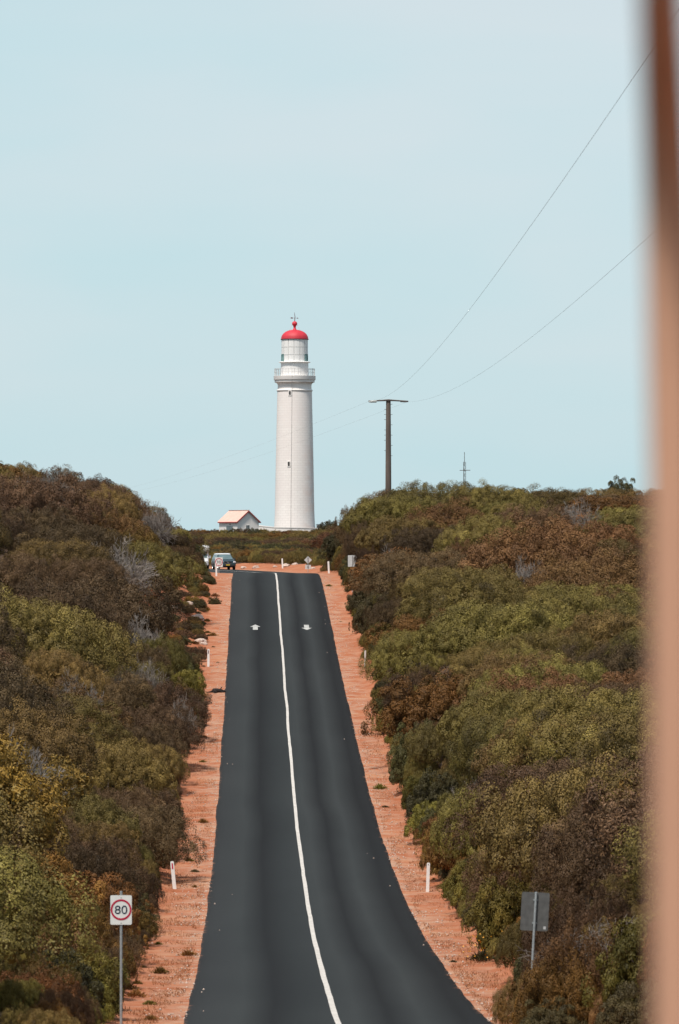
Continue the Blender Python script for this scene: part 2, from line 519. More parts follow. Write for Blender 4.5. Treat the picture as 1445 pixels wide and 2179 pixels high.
sg = np.unique(np.concatenate([np.arange(-8, 8.01, .4), np.arange(-30, 30.1, 1.5), np.arange(-90, 90.1, 6), np.array([-150, -260, 150, 260, -700, 700, -1400, 1400])]))
dg_ = np.unique(np.concatenate([np.arange(-50, 70, 4), np.arange(70, 500, 1.5), np.arange(500, 700, 4), np.arange(700, 1160, 20), [1400, 2000]]))
S, D = np.meshgrid(sg, dg_)
Z = terr_s(S, D)
Z = np.where(D > 1150, -66, Z)
Xg = S + xc(np.clip(D, -50, 700))
# verges: small undulation that never lifts through the road sheet
amp = np.where(np.abs(S) > 3.7, 0.035, 0)
Z = Z + amp * vnoise(Xg, D, 0.9, 5)
Z = Z - np.where(np.abs(S) < 3.0, 0.03, 0)
verts = np.stack([Xg, D, Z], -1).reshape(-1, 3)
nd_, ns_ = S.shape
ii = np.arange(nd_ * ns_).reshape(nd_, ns_)
quads = np.stack([ii[:-1, :-1], ii[:-1, 1:], ii[1:, 1:], ii[1:, :-1]], -1).reshape(-1, 4)

def np_mesh(name, verts, faces):
    me = bpy.data.meshes.new(name)
    nv, nf, k = len(verts), len(faces), faces.shape[1]
    me.vertices.add(nv)
    me.vertices.foreach_set('co', np.ascontiguousarray(verts, np.float32).ravel())
    me.loops.add(nf * k)
    me.loops.foreach_set('vertex_index', np.ascontiguousarray(faces, np.int32).ravel())
    me.polygons.add(nf)
    me.polygons.foreach_set('loop_start', np.arange(0, nf * k, k, dtype=np.int32))
    me.update(calc_edges=True)
    return me

me = np_mesh('ground', verts, quads)
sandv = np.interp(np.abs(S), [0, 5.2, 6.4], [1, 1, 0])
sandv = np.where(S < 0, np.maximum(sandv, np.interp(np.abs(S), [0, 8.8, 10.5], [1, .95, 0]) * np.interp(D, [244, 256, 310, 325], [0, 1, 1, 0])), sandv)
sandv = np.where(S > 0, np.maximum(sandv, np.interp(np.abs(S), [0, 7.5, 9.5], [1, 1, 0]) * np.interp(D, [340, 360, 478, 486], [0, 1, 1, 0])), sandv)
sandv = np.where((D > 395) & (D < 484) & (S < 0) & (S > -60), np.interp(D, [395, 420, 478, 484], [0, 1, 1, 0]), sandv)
a = me.attributes.new('sand', 'FLOAT', 'POINT')
a.data.foreach_set('value', sandv.astype(np.float32).ravel())
gravv = np.interp(np.abs(S), [0, 3.2, 4.3, 5.0], [1, 1, .55, .1])
a = me.attributes.new('gravel', 'FLOAT', 'POINT')
a.data.foreach_set('value', gravv.astype(np.float32).ravel())
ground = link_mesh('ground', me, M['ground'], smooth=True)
tag(ground, 'reddish sandy ground and dune banks on both sides of the road', kind='structure')

bm = bmesh.new()
bmesh.ops.create_grid(bm, x_segments=8, y_segments=8, size=15000)
sea = obj('sea', bm, M['sea'], loc=(0, 14000, -62))
tag(sea, 'sea beyond the headland', kind='structure')

# ------------------------------------------------------------------ road
def road_path():
    pts = [(float(xc(d)), float(d)) for d in np.arange(-45, 452, 1.5)]
    (x0, y0), (x1, y1) = pts[-2], pts[-1]
    th = math.atan2(y1 - y0, x1 - x0)
    x, y = pts[-1]
    for k in range(56):
        th += 1.5 / 26.0 if k < 22 else 0.002
        x += 1.5 * math.cos(th)
        y += 1.5 * math.sin(th)
        pts.append((x, y))
    return pts
RP = road_path()
lat_s = np.array([-3.36, -3.3, -3.0, -2.6, -2.2, -1.8, -1.45, -1.1, -.7, -.35, 0, .35, .7, 1.15, 1.5, 1.9, 2.3, 2.8, 3.1, 3.3, 3.36])
rv, rl = [], []
for i, (x, y) in enumerate(RP):
    xa, ya = RP[max(i - 1, 0)]
    xb, yb = RP[min(i + 1, len(RP) - 1)]
    n = Vector((yb - ya, -(xb - xa), 0)).normalized()
    for s in lat_s:
        e = 0.0
        if abs(s) > 3.2:
            e = (0.055 * float(vnoise(y, s * 10, 9.0, 8)) + 0.03 * float(vnoise(y, s * 10, 1.5, 9)))
        ss = s + math.copysign(e, s) if abs(s) > 3.2 else s
        px, py = x + n.x * ss, y + n.y * ss
        z = gz(px, py) + 0.035 - 0.006 * abs(s)
        if abs(s) > 3.34: z -= 0.09
        rv.append((px, py, z))
        rl.append(s)
nl = len(lat_s)
ii = np.arange(len(rv)).reshape(-1, nl)
rq = np.stack([ii[:-1, :-1], ii[:-1, 1:], ii[1:, 1:], ii[1:, :-1]], -1).reshape(-1, 4)
me = np_mesh('road', np.array(rv), rq)
a = me.attributes.new('lateral', 'FLOAT', 'POINT')
a.data.foreach_set('value', np.array(rl, np.float32))
road = link_mesh('road', me, M['asphalt'], smooth=True)
tag(road, 'dark two lane asphalt road dipping and climbing towards the lighthouse', kind='structure')
def road_z(x, y):
    s = x - float(xc(y))
    return gz(x, y) + 0.035 - 0.006 * abs(s)

bm = bmesh.new()
rows = []
for i in range(0, len(RP) - 30):
    x, y = RP[i]
    xa, ya = RP[max(i - 1, 0)]
    xb, yb = RP[i + 1]
    n = Vector((yb - ya, -(xb - xa), 0)).normalized()
    wob = 0.022 * float(vnoise(y, 3.3, 11, 12)) + 0.010 * float(vnoise(y, 1.3, 2.2, 13))
    hw = 0.066 + 0.006 * float(vnoise(y, 7.7, 2.0, 14))
    rows.append([bm.verts.new((x + n.x * (s + wob), y + n.y * (s + wob), gz(x, y) + 0.041)) for s in (-hw, hw)])
for A, B in zip(rows, rows[1:]):
    bm.faces.new((A[0], A[1], B[1], B[0]))
line = obj('centre_line', bm, M['road_line'], road)

def arrow(s0, d0, up):
    poly = [(0, 1.9), (0.33, 0.35), (0.16, 0.55), (0.16, -1.7), (-0.16, -1.7), (-0.16, 0.55), (-0.33, 0.35)]
    bm = bmesh.new()
    # fine strips so that the paint follows the curve of the road
    ys = [-1.7, -0.6, 0.35, 0.55, 1.2, 1.9]
    def hw(y):
        if y < 0.35: return 0.16
        return 0.34 * (1.9 - y) / 1.55
    pr = None
    pts = [(y, hw(y)) for y in (-1.7, -1.1, -.5, 0.1, 0.349)] + [(y, hw(y)) for y in (0.35, 0.7, 1.1, 1.5, 1.88)]
    for y, h in pts:
        yy = d0 + (y if up else -y)
        x0 = float(xc(yy)) + s0
        r = [bm.verts.new((x0 - h, yy, road_z(x0 - h, yy) + 0.006)), bm.verts.new((x0 + h, yy, road_z(x0 + h, yy) + 0.006))]
        if pr: bm.faces.new((pr[0], pr[1], r[1], r[0]))
        pr = r
    o = obj('lane_arrow', bm, M['arrow_paint'], road)
    return o
arrow(-1.63, 273.5, True)['label'] = 'white arrow in the left lane pointing up the hill'
arrow(1.69, 273.5, False)['label'] = 'white arrow in the right lane pointing down the hill'

# ------------------------------------------------------------------ foliage meshes
def unit(v): return v / (np.linalg.norm(v, axis=-1, keepdims=True) + 1e-9)
def leaf_quads(pos, nrm, tan, ln, wd, tint):
    tan = unit(tan - nrm * np.sum(tan * nrm, -1, keepdims=True))
    bi = np.cross(nrm, tan)
    ln = ln[:, None]; wd = wd[:, None]
    mid = pos + tan * ln * .45 + nrm * ln * .10
    v = np.stack([pos, mid + bi * wd, pos + tan * ln, mid - bi * wd], 1)
    return v.reshape(-1, 3), tint
def foliage_mesh(name, parts, mat):
    V = np.concatenate([p[0] for p in parts])
    T = np.concatenate([p[1] for p in parts])
    me = np_mesh(name, V, np.arange(len(V)).reshape(-1, 4))
    a = me.attributes.new('tint', 'FLOAT', 'FACE')
    a.data.foreach_set('value', np.clip(T, 0, 1).astype(np.float32))
    me.materials.append(mat)
    return me

def dome_foliage(name, mat, seed, lobes=110, lobe_r=.15, tufts=7, per=58, ln=.026, wd=.0058, hz=.62, spread=.26, upr=.5, ragged=.07, zmin=.10, fill=3600, rnd=.24):
    """a spreading crown: unit radius, unit height, foliage carried as a lumpy cap over a hollow"""
    g = np.random.default_rng(seed)
    d = unit(g.normal(size=(lobes * 8, 3)))
    d[:, 2] = np.abs(d[:, 2])
    d = d[d[:, 2] > zmin]
    keep = [0]
    for k in range(1, len(d)):
        if len(keep) >= lobes: break
        if np.min(np.linalg.norm(d[keep] - d[k], axis=1)) > 1.5 / math.sqrt(lobes): keep.append(k)
    d = d[keep]
    L = len(d)
    # broad swells on the crown
    sw = sum(np.cos((d @ unit(g.normal(size=3))) * f_ + g.uniform(0, 6)) for f_ in (3.5, 5, 7)) / 3
    rad = 1 + ragged * g.normal(size=L) + .11 * sw
    ax = np.array([1.0, 0.92, hz])
    lr = lobe_r * g.uniform(.7, 1.35, L)
    rh = np.linalg.norm(d[:, :2], axis=1, keepdims=True) + 1e-6
    dq = d.copy()
    dq[:, :2] *= rh ** -.28
    dq[:, 2] = np.clip(dq[:, 2], 0, 1) ** .8
    c = dq * ax * (rad - lr * .7)[:, None]
    outw = unit(d * np.array([1, 1, 1.5]))
    td = unit(outw[:, None, :] * .95 + unit(g.normal(size=(L, tufts, 3))))
    ttint = g.normal(0, .07, (L, tufts)) + g.normal(0, .13, L)[:, None]
    tr = lr[:, None] * g.uniform(.36, .60, (L, tufts))
    tcn_ = c[:, None, :] + td * (lr[:, None] * g.uniform(.62, .95, (L, tufts)))[..., None]
    u = unit(td[:, :, None, :] * (1.15 - spread) + unit(g.normal(size=(L, tufts, per, 3))))
    rr = tr[:, :, None] * (.70 + .36 * g.random((L, tufts, per)))
    pos = (tcn_[:, :, None, :] + u * rr[..., None]).reshape(-1, 3)
    uf = u.reshape(-1, 3)
    n = len(pos)
    nrm = unit(uf * 1.25 + rnd * g.normal(size=(n, 3)) + np.array([0, 0, .2]))
    tan = uf * upr + g.normal(size=(n, 3)) * .7 + np.array([0, 0, .3 * upr])
    tint = .5 + np.repeat(ttint.reshape(-1), per) + g.normal(0, .06, n)
    P = leaf_quads(pos, nrm, tan, ln * g.uniform(.7, 1.35, n), wd * g.uniform(.7, 1.35, n), tint)
    v = P[0].reshape(-1, 4, 3)
    ok = v[:, 0, 2] > 0
    parts = [(v[ok].reshape(-1, 3), P[1][ok])]
    # inner leaves that close the crown
    n = fill
    p = unit(g.normal(size=(n, 3)))
    p[:, 2] = np.abs(p[:, 2])
    p = p[p[:, 2] > zmin]
    n = len(p)
    p = p * ax * (g.uniform(.60, .84, n))[:, None]
    parts.append(leaf_quads(p, unit(p + .8 * g.normal(size=(n, 3))), g.normal(size=(n, 3)), np.full(n, ln * 2.8), np.full(n, wd * 4), g.uniform(.2, .7, n)))
    k_ = 1.0 / (hz * 1.04)
    parts = [(q[0] * np.array([1, 1, k_]), q[1]) for q in parts]
    return foliage_mesh(name, parts, mat)

def stem_mesh(name, seed, n=7, hz=.8, twigs=True):
    g = random.Random(seed)
    bm = bmesh.new()
    for k in range(n):
        a = 2 * PI * k / n + g.uniform(-.4, .4)
        r = g.uniform(.35, .75)
        top = Vector((math.cos(a) * r, math.sin(a) * r, hz * g.uniform(.55, .9)))
        mid = Vector((math.cos(a + .3) * r * .35, math.sin(a + .3) * r * .35, top.z * .45))
        tube(bm, [(math.cos(a) * .03, math.sin(a) * .03, -.12), mid, top], [.032, .022, .008], 5)
        if twigs:
            for q in range(2):
                e = mid + Vector((g.uniform(-.35, .35), g.uniform(-.35, .35), g.uniform(.2, .45)))
                tube(bm, [mid, (mid + e) / 2 + Vector((0, 0, .05)), e], [.016, .011, .004], 4)
    me = bpy.data.meshes.new(name)
    bm.to_mesh(me)
    bm.free()
    me.materials.append(M['stem'])
    return me

def dead_mesh(name, seed, n0=16, levels=5, fine=0.0045):
    g = random.Random(seed)
    bm = bmesh.new()
    def grow(p, dr, ln, r, lv):
        q = p + dr * ln
        k = p + dr * ln * .5 + Vector((g.uniform(-1, 1), g.uniform(-1, 1), g.uniform(-1, 1))) * ln * .12
        tube(bm, [p, k, q], [r, r * .85, r * .65], 3, cap=False)
        if lv <= 0: return
        for _ in range(g.choice((2, 3, 3))):
            nd = (dr + Vector((g.gauss(0, .55), g.gauss(0, .55), g.gauss(.08, .42)))).normalized()
            grow(q, nd, ln * g.uniform(.6, .9), max(r * .62, fine), lv - 1)
    for k in range(n0):
        a = 2 * PI * k / n0 + g.uniform(-.3, .3)
        e = g.uniform(.25, 1.2)
        dr = Vector((math.cos(a) * math.cos(e), math.sin(a) * math.cos(e), math.sin(e)))
        grow(Vector((math.cos(a) * .05, math.sin(a) * .05, -.08)), dr, g.uniform(.24, .36), .022, levels - 1)
    me = bpy.data.meshes.new(name)
    bm.to_mesh(me)
    bm.free()
    me.materials.append(M['twig'])
    return me

def weed_mesh(name, mat, seed, n=420, ln=.34, wd=.035):
    g = np.random.default_rng(seed)
    p = g.normal(size=(n, 3)) * np.array([.33, .33, .0])
    p[:, 2] = g.uniform(0, .45, n) * np.clip(1.1 - np.linalg.norm(p[:, :2], axis=1), .15, 1)
    dr = unit(p * np.array([1.1, 1.1, .4]) + g.normal(size=(n, 3)) * .35 + np.array([0, 0, .55]))
    nrm = unit(g.normal(size=(n, 3)) + np.array([0, 0, .6]))
    part = leaf_quads(p, unit(nrm - dr * np.sum(nrm * dr, -1, keepdims=True)), dr, ln * g.uniform(.5, 1.2, n), wd * g.uniform(.7, 1.3, n), .5 + g.normal(0, .22, n))
    return foliage_mesh(name, [part], mat)

PROTO = {}
PROTO['olive'] = [(dome_foliage('foliage', M['olive'], 21 + k, lobes=(110, 150, 84)[k], lobe_r=(.150, .125, .175)[k], hz=(.58, .54, .66)[k], per=(104, 80, 128)[k], ln=.0165, wd=.0044, zmin=(.30, .34, .22)[k], fill=2600), stem_mesh('stem', 3 + k)) for k in range(3)]
PROTO['brown'] = [(dome_foliage('foliage', M['brown'], 31 + k, lobes=110, lobe_r=.150, tufts=7, per=88, spread=.42, upr=1.3, ragged=.10, ln=.021, wd=.0038, hz=(.65, .58)[k], rnd=.34, zmin=.20), stem_mesh('stem', 13 + k)) for k in range(2)]
PROTO['rust'] = [(dome_foliage('foliage', M['rust'], 36 + k, lobes=100, lobe_r=.155, tufts=7, per=70, spread=.36, upr=1.0, ragged=.10, ln=.024, wd=.0048, hz=(.62, .7)[k], rnd=.30, zmin=.20), stem_mesh('stem', 17 + k)) for k in range(2)]
PROTO['dark'] = [(dome_foliage('foliage', M['dark'], 41 + k, lobes=80, lobe_r=.18, tufts=8, per=56, spread=.34, upr=1.0, ragged=.12, ln=.036, wd=.0085, hz=(.8, .95)[k], zmin=.02), stem_mesh('stem', 23 + k)) for k in range(2)]
PROTO['lime'] = [(dome_foliage('foliage', M['lime'], 51, lobes=60, lobe_r=.22, tufts=9, per=46, spread=.34, upr=1.2, ragged=.14, ln=.05, wd=.0105, hz=.9, zmin=.0), stem_mesh('stem', 33))]
PROTO['gold'] = [(dome_foliage('foliage', M['gold'], 61, lobes=90, lobe_r=.17, tufts=8, per=56, spread=.4, upr=1.5, ragged=.14, ln=.036, wd=.0062, hz=.75, zmin=.05), stem_mesh('stem', 43))]
DEAD = [dead_mesh('branch', 71, 30, 5, .0048), dead_mesh('branch', 72, 40, 5, .0042)]
WEED = [weed_mesh('foliage', M['dark'], 81), weed_mesh('foliage', M['lime'], 82, 340, .4, .04), weed_mesh('foliage', M['gold'], 83, 380, .36, .03)]

# ------------------------------------------------------------------ shrub placement
class Pt:
    __slots__ = ('x', 'd', 's', 'r', 'h', 'kind', 'var', 'z')
shrubs = []
grid = {}
SKY_L = [(-400, 960), (0, 992), (60, 1004), (150, 1026), (230, 1046), (290, 1052), (340, 1096), (380, 1136), (430, 1166), (450, 1200), (470, 1215)]
SKY_R = [(685, 1215), (698, 1150), (712, 1098), (735, 1078), (770, 1064), (800, 1057), (850, 1050), (930, 1044), (1000, 1047), (1100, 1046), (1190, 1058), (1280, 1054), (1330, 1060), (1445, 1052), (2200, 1040)]
def crest_limit(x, d, r, z):
    """how tall a shrub may grow here before it stands above the ridge line seen from the road"""
    tb, best = (SKY_L, 9e9) if x < xc(d) else (SKY_R, 9e9)
    for e in (-.75, 0, .75):
        y = np.interp(CXP + (x + e * r) / d * F, *zip(*tb)) + random.uniform(-5, 4)
        zt = -(y - HOR) * d / F
        best = min(best, zt - z + (.0 if e == 0 else r * .22))
    return best
def try_place(x, d, r, kind, hf=1.0, gap=.58, force=False, dz=0.0):
    key = (int(x // 4), int(d // 4))
    if not force:
        for a in (-1, 0, 1):
            for b in (-1, 0, 1):
                for q in grid.get((key[0] + a, key[1] + b), ()):
                    if (q.x - x) ** 2 + (q.d - d) ** 2 < (gap * (q.r + r)) ** 2: return None
    if 60 < d < 400 and dz == 0:
        lim = crest_limit(x, d, r, gz(x, d))
        if lim < .3 * hf and not (force and r < 1): return None
        hf = max(min(hf, lim), .25)
    p = Pt()
    p.x, p.d, p.r, p.kind, p.h = x, d, r, kind, hf
    p.s = x - float(xc(d))
    p.z = gz(x, d) - .04 + dz
    p.var = random.randrange(len(PROTO[kind]))
    grid.setdefault(key, []).append(p)
    shrubs.append(p)
    return p

def pick_kind(x, d, side):
    n = float(vnoise(x, d, 9, 21)) + .55 * float(vnoise(x, d, 3.5, 22)) + random.gauss(0, .22)
    if side > 0:
        if n > .60: return random.choice(('rust', 'rust', 'brown'))
        if n > .30: return random.choice(('rust', 'gold', 'olive', 'brown'))
        return 'olive'
    if n > .05: return 'brown'
    if n > -.15: return random.choice(('rust', 'olive', 'olive', 'gold'))
    if n < -.8: return random.choice(('dark', 'olive', 'olive'))
    return 'olive'

# named plants that the photograph singles out: px x, d, radius, kind, height factor, lift
SPECIAL = [   # px, distance, radius, kind, height
    (735, 348, 1.9, 'dark', 3.6), (766, 340, 2.0, 'brown', 3.0), (716, 362, 1.5, 'dark', 2.9), (800, 338, 2.6, 'olive', 2.3), (764, 316, 1.2, 'brown', 1.8),
    (792, 303, 1.7, 'brown', 2.5), (781, 289, .95, 'brown', 2.5), (728, 330, 0.7, 'gold', 1.0), (740, 320, 0.9, 'gold', 1.1), (757, 283, 0.6, 'dark', .9),
    (776, 279, 1.0, 'dark', 1.6), (803, 260, 1.4, 'dark', 2.1), (838, 252, 1.6, 'brown', 2.2),
    (394, 345, 1.3, 'dark', 2.1), (384, 336, 1.6, 'dark', 2.2), (410, 338, .8, 'dark', 1.2), (424, 328, .55, 'lime', .6), (362, 334, 2.0, 'brown', 2.3),
    (403, 228, 1.1, 'lime', 1.5), (400, 216, 1.0, 'dark', 1.5), (25, 111, 1.9, 'gold', 2.0), (85, 104, 1.5, 'gold', 1.7), (140, 102, 1.2, 'gold', 1.5), (60, 98, 1.4, 'rust', 1.6),
    (1000, 147, 1.5, 'gold', 2.3), (930, 150, 1.0, 'gold', 1.8), (820, 212, .75, 'lime', 1.1), (815, 225, .6, 'lime', .8),
    (1010, 118, 1.05, 'lime', 1.7), (1400, 80, 1.0, 'lime', 1.5), (1152, 86, .55, 'gold', 1.0), (1195, 85, .8, 'rust', 1.3), (1090, 97, .8, 'dark', 1.3), (1110, 90.5, .7, 'olive', .9), (1062, 108, .8, 'olive', 1.2), (1175, 82, .6, 'dark', .8), (1240, 84, 1.2, 'rust', 1.9), (905, 166, 1.0, 'lime', 1.2), (457, 291, .42, 'dark', .45), (744, 299, .35, 'dark', .4),
    (1318, 352, 1.6, 'dark', 2.5), (880, 168, 1.3, 'dark', 1.9), (858, 186, 1.25, 'dark', 2.3),
    (1210, 131, 3.2, 'brown', 3.3), (1110, 120, 1.7, 'brown', 2.8), (1290, 122, 2.4, 'brown', 3.0), (1330, 104, 2.2, 'brown', 3.0), (1190, 83, .95, 'gold', 1.5), (1150, 96, 1.3, 'brown', 2.0), (1080, 98, .8, 'dark', 1.2),
    (1000, 140, 2.0, 'olive', 3.0),
    (325, 196, 2.6, 'brown', 2.6), (110, 232, 4.0, 'brown', 2.6), (90, 176, 3.3, 'olive', 2.6), (240, 172, 2.4, 'olive', 2.4), (120, 262, 3.6, 'olive', 2.2), (290, 150, 2.2, 'brown', 2.6),
]
for px, d, r, kd, hf in SPECIAL:
    x_ = X(px, d)
    s_ = x_ - float(xc(d))
    if 92 < d < 320 and abs(s_) - r * .85 < 4.45 and r > .6: x_ = float(xc(d)) + math.copysign(4.45 + r * .85, s_)
    try_place(x_, d, r, kd, hf * (.8 if d < 260 and r > 1.4 else 1), force=True, dz=(1.1 if px == 1318 else 0))

# grey dead shrubs
DS = [(235, 262, 2.9, 'wide grey leafless shrub in the middle of the left bank', 1), (290, 236, 1.7, 'pale bare branched shrub below the wide grey one on the left bank', 0),
      (90, 312, 2.6, 'grey leafless shrub high on the left hill near the skyline', 0), (300, 214, 1.5, 'small grey dead shrub among brown scrub beside the far left post', 1),
      (35, 150, 1.7, 'blurred grey dead shrub above the golden shrub at the left edge', 0), (845, 276, 1.3, 'white bare branched shrub behind the pole of the half-hidden white sign', 0),
      (1290, 92, 1.5, 'dark dead branches sprawling right of the grey sign back', 1), (330, 318, 1.5, 'grey dead shrub on the right shoulder of the left hill', 1)]
for px, d, r, lab, v in ((175, 190, 1.2, 'small grey dead shrub above the nearest olive shrubs on the left bank', 0), (380, 205, .9, 'grey bare twigs at the verge edge below the dead animal', 1), (20, 300, 1.6, 'grey dead shrub at the far left of the left hill', 1),
                         (1000, 150, 1.1, 'purple grey dead shrub beside the large brown shrub on the right', 1), (1120, 250, 1.4, 'grey dead shrub in the middle of the right slope', 1), (960, 318, 1.5, 'grey dead shrub below the right skyline under the mast', 1),
                         (1230, 300, 1.7, 'dark grey dead shrub high on the right slope near the post', 1), (195, 118, 1.0, 'brown grey twiggy shrub above the 80 sign', 1)):
    DS.append((px, d, r, lab, v))
for px, d, r, lab, v in DS:
    q = Pt()
    q.x, q.d, q.r = X(px, d), d - .25 * r, r * 1.1
    for a in (-1, 0, 1):
        grid.setdefault((int(q.x // 4) + a, int(d // 4)), []).append(q)

# the large crowns that the photograph shows: where the crown's top is seen, how wide it is, and its kind
CROWNS = [(1000, 1222, 300, 'olive'), (850, 1258, 230, 'rust'), (1060, 1300, 340, 'olive'), (905, 1318, 200, 'gold'), (1230, 1280, 320, 'olive'), (1150, 1362, 260, 'olive'), (950, 1432, 300, 'olive'),
          (1120, 1405, 280, 'olive'), (1310, 1385, 260, 'brown'), (900, 1492, 240, 'olive'), (1100, 1480, 330, 'olive'), (1290, 1462, 240, 'brown'), (960, 1560, 270, 'olive'), (1190, 1545, 360, 'olive'),
          (900, 1180, 260, 'brown'), (1040, 1112, 240, 'olive'), (1230, 1120, 280, 'rust'), (1150, 1180, 280, 'olive'), (1330, 1190, 240, 'rust'), (790, 1165, 190, 'rust'), (860, 1110, 200, 'olive'), (950, 1082, 230, 'rust'),
          (130, 1322, 330, 'olive'), (100, 1425, 340, 'brown'), (335, 1462, 200, 'brown'), (50, 1490, 210, 'olive'), (190, 1515, 330, 'olive'), (215, 1592, 290, 'olive'), (90, 1640, 250, 'olive'),
          (335, 1560, 210, 'brown'), (250, 1690, 250, 'brown'), (205, 1245, 330, 'brown'), (310, 1170, 230, 'olive'), (140, 1170, 250, 'olive'), (80, 1092, 200, 'brown'), (235, 1105, 180, 'rust'),
          (50, 1270, 200, 'brown'), (330, 1790, 150, 'olive'), (230, 1390, 220, 'olive'), (60, 1720, 200, 'brown')]
for px, y, wd_, kd in CROWNS:
    bd = None
    for d in range(84, 345):
        r = min(max(wd_ / 2 * d / F, 1.2), 4.8)
        x_ = X(px, d)
        s_ = x_ - float(xc(d))
        if abs(s_) - r * .85 < 4.45: continue
        H_ = .85 + .50 * r
        e_ = abs(HOR - (gz(x_, d) + H_) / d * F - y)
        if bd is None or e_ < bd[0]: bd = (e_, x_, d, r, H_)
    if bd and any((X(q_[0], q_[1]) - bd[1]) ** 2 + (q_[1] - bd[2] - .3 * bd[3]) ** 2 < (.75 * bd[3] + .5 * q_[2]) ** 2 for q_ in DS): continue
    if bd and bd[0] < 14:
        if not any((q.x - bd[1]) ** 2 + (q.d - bd[2]) ** 2 < (.5 * (q.r + bd[3])) ** 2 for q in shrubs): try_place(bd[1], bd[2], bd[3], kd, bd[4], force=True)
N_SPECIAL = len(shrubs)
def bare_patch(s, d):       # the dirt bank on the left, kept open
    return s < 0 and 248 < d < 314 and s > -8.6 - .5 * math.sin(d * .35)
def clear_of_signs(x, d, r):
    # keep things that stand on the verge in view
    for px, dd, ext in ((X(258, 88), 88, 9), (X(369, 147), 147, 11), (X(443, 247), 247, 14), (X(777, 247), 247, 14), (X(910, 148), 148, 11), (X(745, 297), 297, 9), (X(1127, 88), 88, -.1), (X(460, 322), 322, 14)):
        if -ext * 1.6 < d - dd < .6 and abs(x * dd / d - px) < r * 1.1 * dd / d + .30: return False
    return True

def scatter(side, d0, d1, n, s_in, gap, rmin, rmax, span=None):
    for _ in range(n):
        d = random.uniform(d0 ** .5, d1 ** .5) ** 2
        smax = max((CXP / F * d) * 1.06 + 5 - side * float(xc(d)), 9)
        r = random.uniform(rmin, rmax)
        s = side * random.uniform(s_in + r * .75, max(smax, s_in + r))
        if span: s = side * (s_in + r * .7 + abs(random.gauss(0, span)))
        if bare_patch(s, d) or bare_patch(s + r * .8, d): continue
        e = abs(s) - s_in
        x = float(xc(d)) + s
        if not clear_of_signs(x, d, r): continue
        if d > 318 and side < 0 and CXP + (x + r) / d * F > 436: continue
        k = pick_kind(x, d, side)
        if e < 1.7 and random.random() < .5: k = random.choice(('dark', 'dark', 'lime', 'olive', 'gold'))
        H = (r * (random.uniform(1.0, 1.4) if e < 2.2 else random.uniform(.6, .9)) if r < 1.3 else (.75 + .52 * r) * random.uniform(.8, 1.2))
        try_place(x, d, r, k, H, gap)
for side, s_in in ((1, 4.75), (-1, 5.05)):
    scatter(side, 76, 374, 900, s_in, .84, 2.9, 4.6)
    scatter(side, 76, 374, 1500, s_in, .84, 1.5, 2.8)
    scatter(side, 76, 374, 1700, s_in - .1, .70, .35, .95, .55)
    scatter(side, 76, 374, 3200, s_in, .80, .75, 1.25)
for _ in range(170):          # low heath on the bare dirt bank
    d = random.uniform(250, 314)
    sB = -random.uniform(5.0, 9.2)
    r = random.uniform(.28, .75)
    try_place(float(xc(d)) + sB, d, r, random.choice(('brown', 'brown', 'brown', 'gold', 'olive', 'dark')), r * random.uniform(.6, .95), .75)
# far plateau scrub around the lighthouse and past the bend
for _ in range(9000):
    d = random.uniform(462, 672)
    x = random.uniform(-.088, .075) * d * (1.0) + random.uniform(-6, 6)
    s = x - float(xc(d))
    if d < 482 and s < 9: continue
    if (x + 6.8) ** 2 + (d - 643) ** 2 < 5.2 ** 2: continue
    if abs(x - X(525, 625)) < 3.4 and abs(d - 626) < 4.2: continue
    r = random.uniform(.7, 1.5) if d < 640 else random.uniform(.5, .9)
    n = float(vnoise(x, d, 13, 31))
    k = 'olive' if n > .1 else ('brown' if n > -.4 else 'dark')
    if random.random() < .12: k = 'gold'
    try_place(x, d, r, k, r * random.uniform(.7, .95) * (.8 if d > 600 else 1), .60)
for _ in range(900):          # the banks go on beside the camera's hill
    d = random.uniform(34, 80)
    sd = random.choice((-1, 1))
    x = sd * random.uniform(5, 19)
    r = random.uniform(.8, 1.9)
    s_ = x - float(xc(d))
    if abs(x) - r < .0805 * d + .8 or abs(s_) - r < 4.6: continue
    try_place(x, d, r, pick_kind(x, d, sd), r * random.uniform(.7, 1.0), .7)
for px, d, r, H_, kd in ((498, 617, 1.1, 1.25, 'dark'), (517, 615, 1.3, 1.5, 'brown'), (540, 616, 1.2, 1.35, 'dark'), (560, 618, 1.1, 1.2, 'olive'), (480, 618, 1.0, 1.1, 'olive'), (590, 630, 1.0, .9, 'olive'), (625, 634, .9, .8, 'dark'), (700, 636, 1.6, 1.9, 'dark'), (712, 630, 1.4, 1.5, 'brown')):
    try_place(X(px, d), d, r, kd, H_, force=True)
# sand bank beyond the crest: scrub on its top
for _ in range(500):
    d = random.uniform(372, 470)
    s = random.uniform(7.4, 40)
    x = float(xc(d)) + s
    r = random.uniform(.6, 1.3)
    try_place(x, d, r, pick_kind(x, d, 1), r * random.uniform(.8, 1.1), .6)

def px_of(p):
    return CXP + p.x / p.d * F
vis = [p for p in shrubs if -60 < px_of(p) < 1430 and p.d < 700]
for p in shrubs:
    p.s = p.x - float(xc(p.d))
vis.sort(key=lambda p: -(p.r / p.d) * (1.25 if abs(p.s) < 8 else 1.0))
special = set(shrubs[:N_SPECIAL])
chosen = [p for p in vis if p in special]
for p in vis:
    if len(chosen) >= 298: break
    if p not in special: chosen.append(p)
cset = set(id(p) for p in chosen)
rest = [p for p in shrubs if id(p) not in cset]

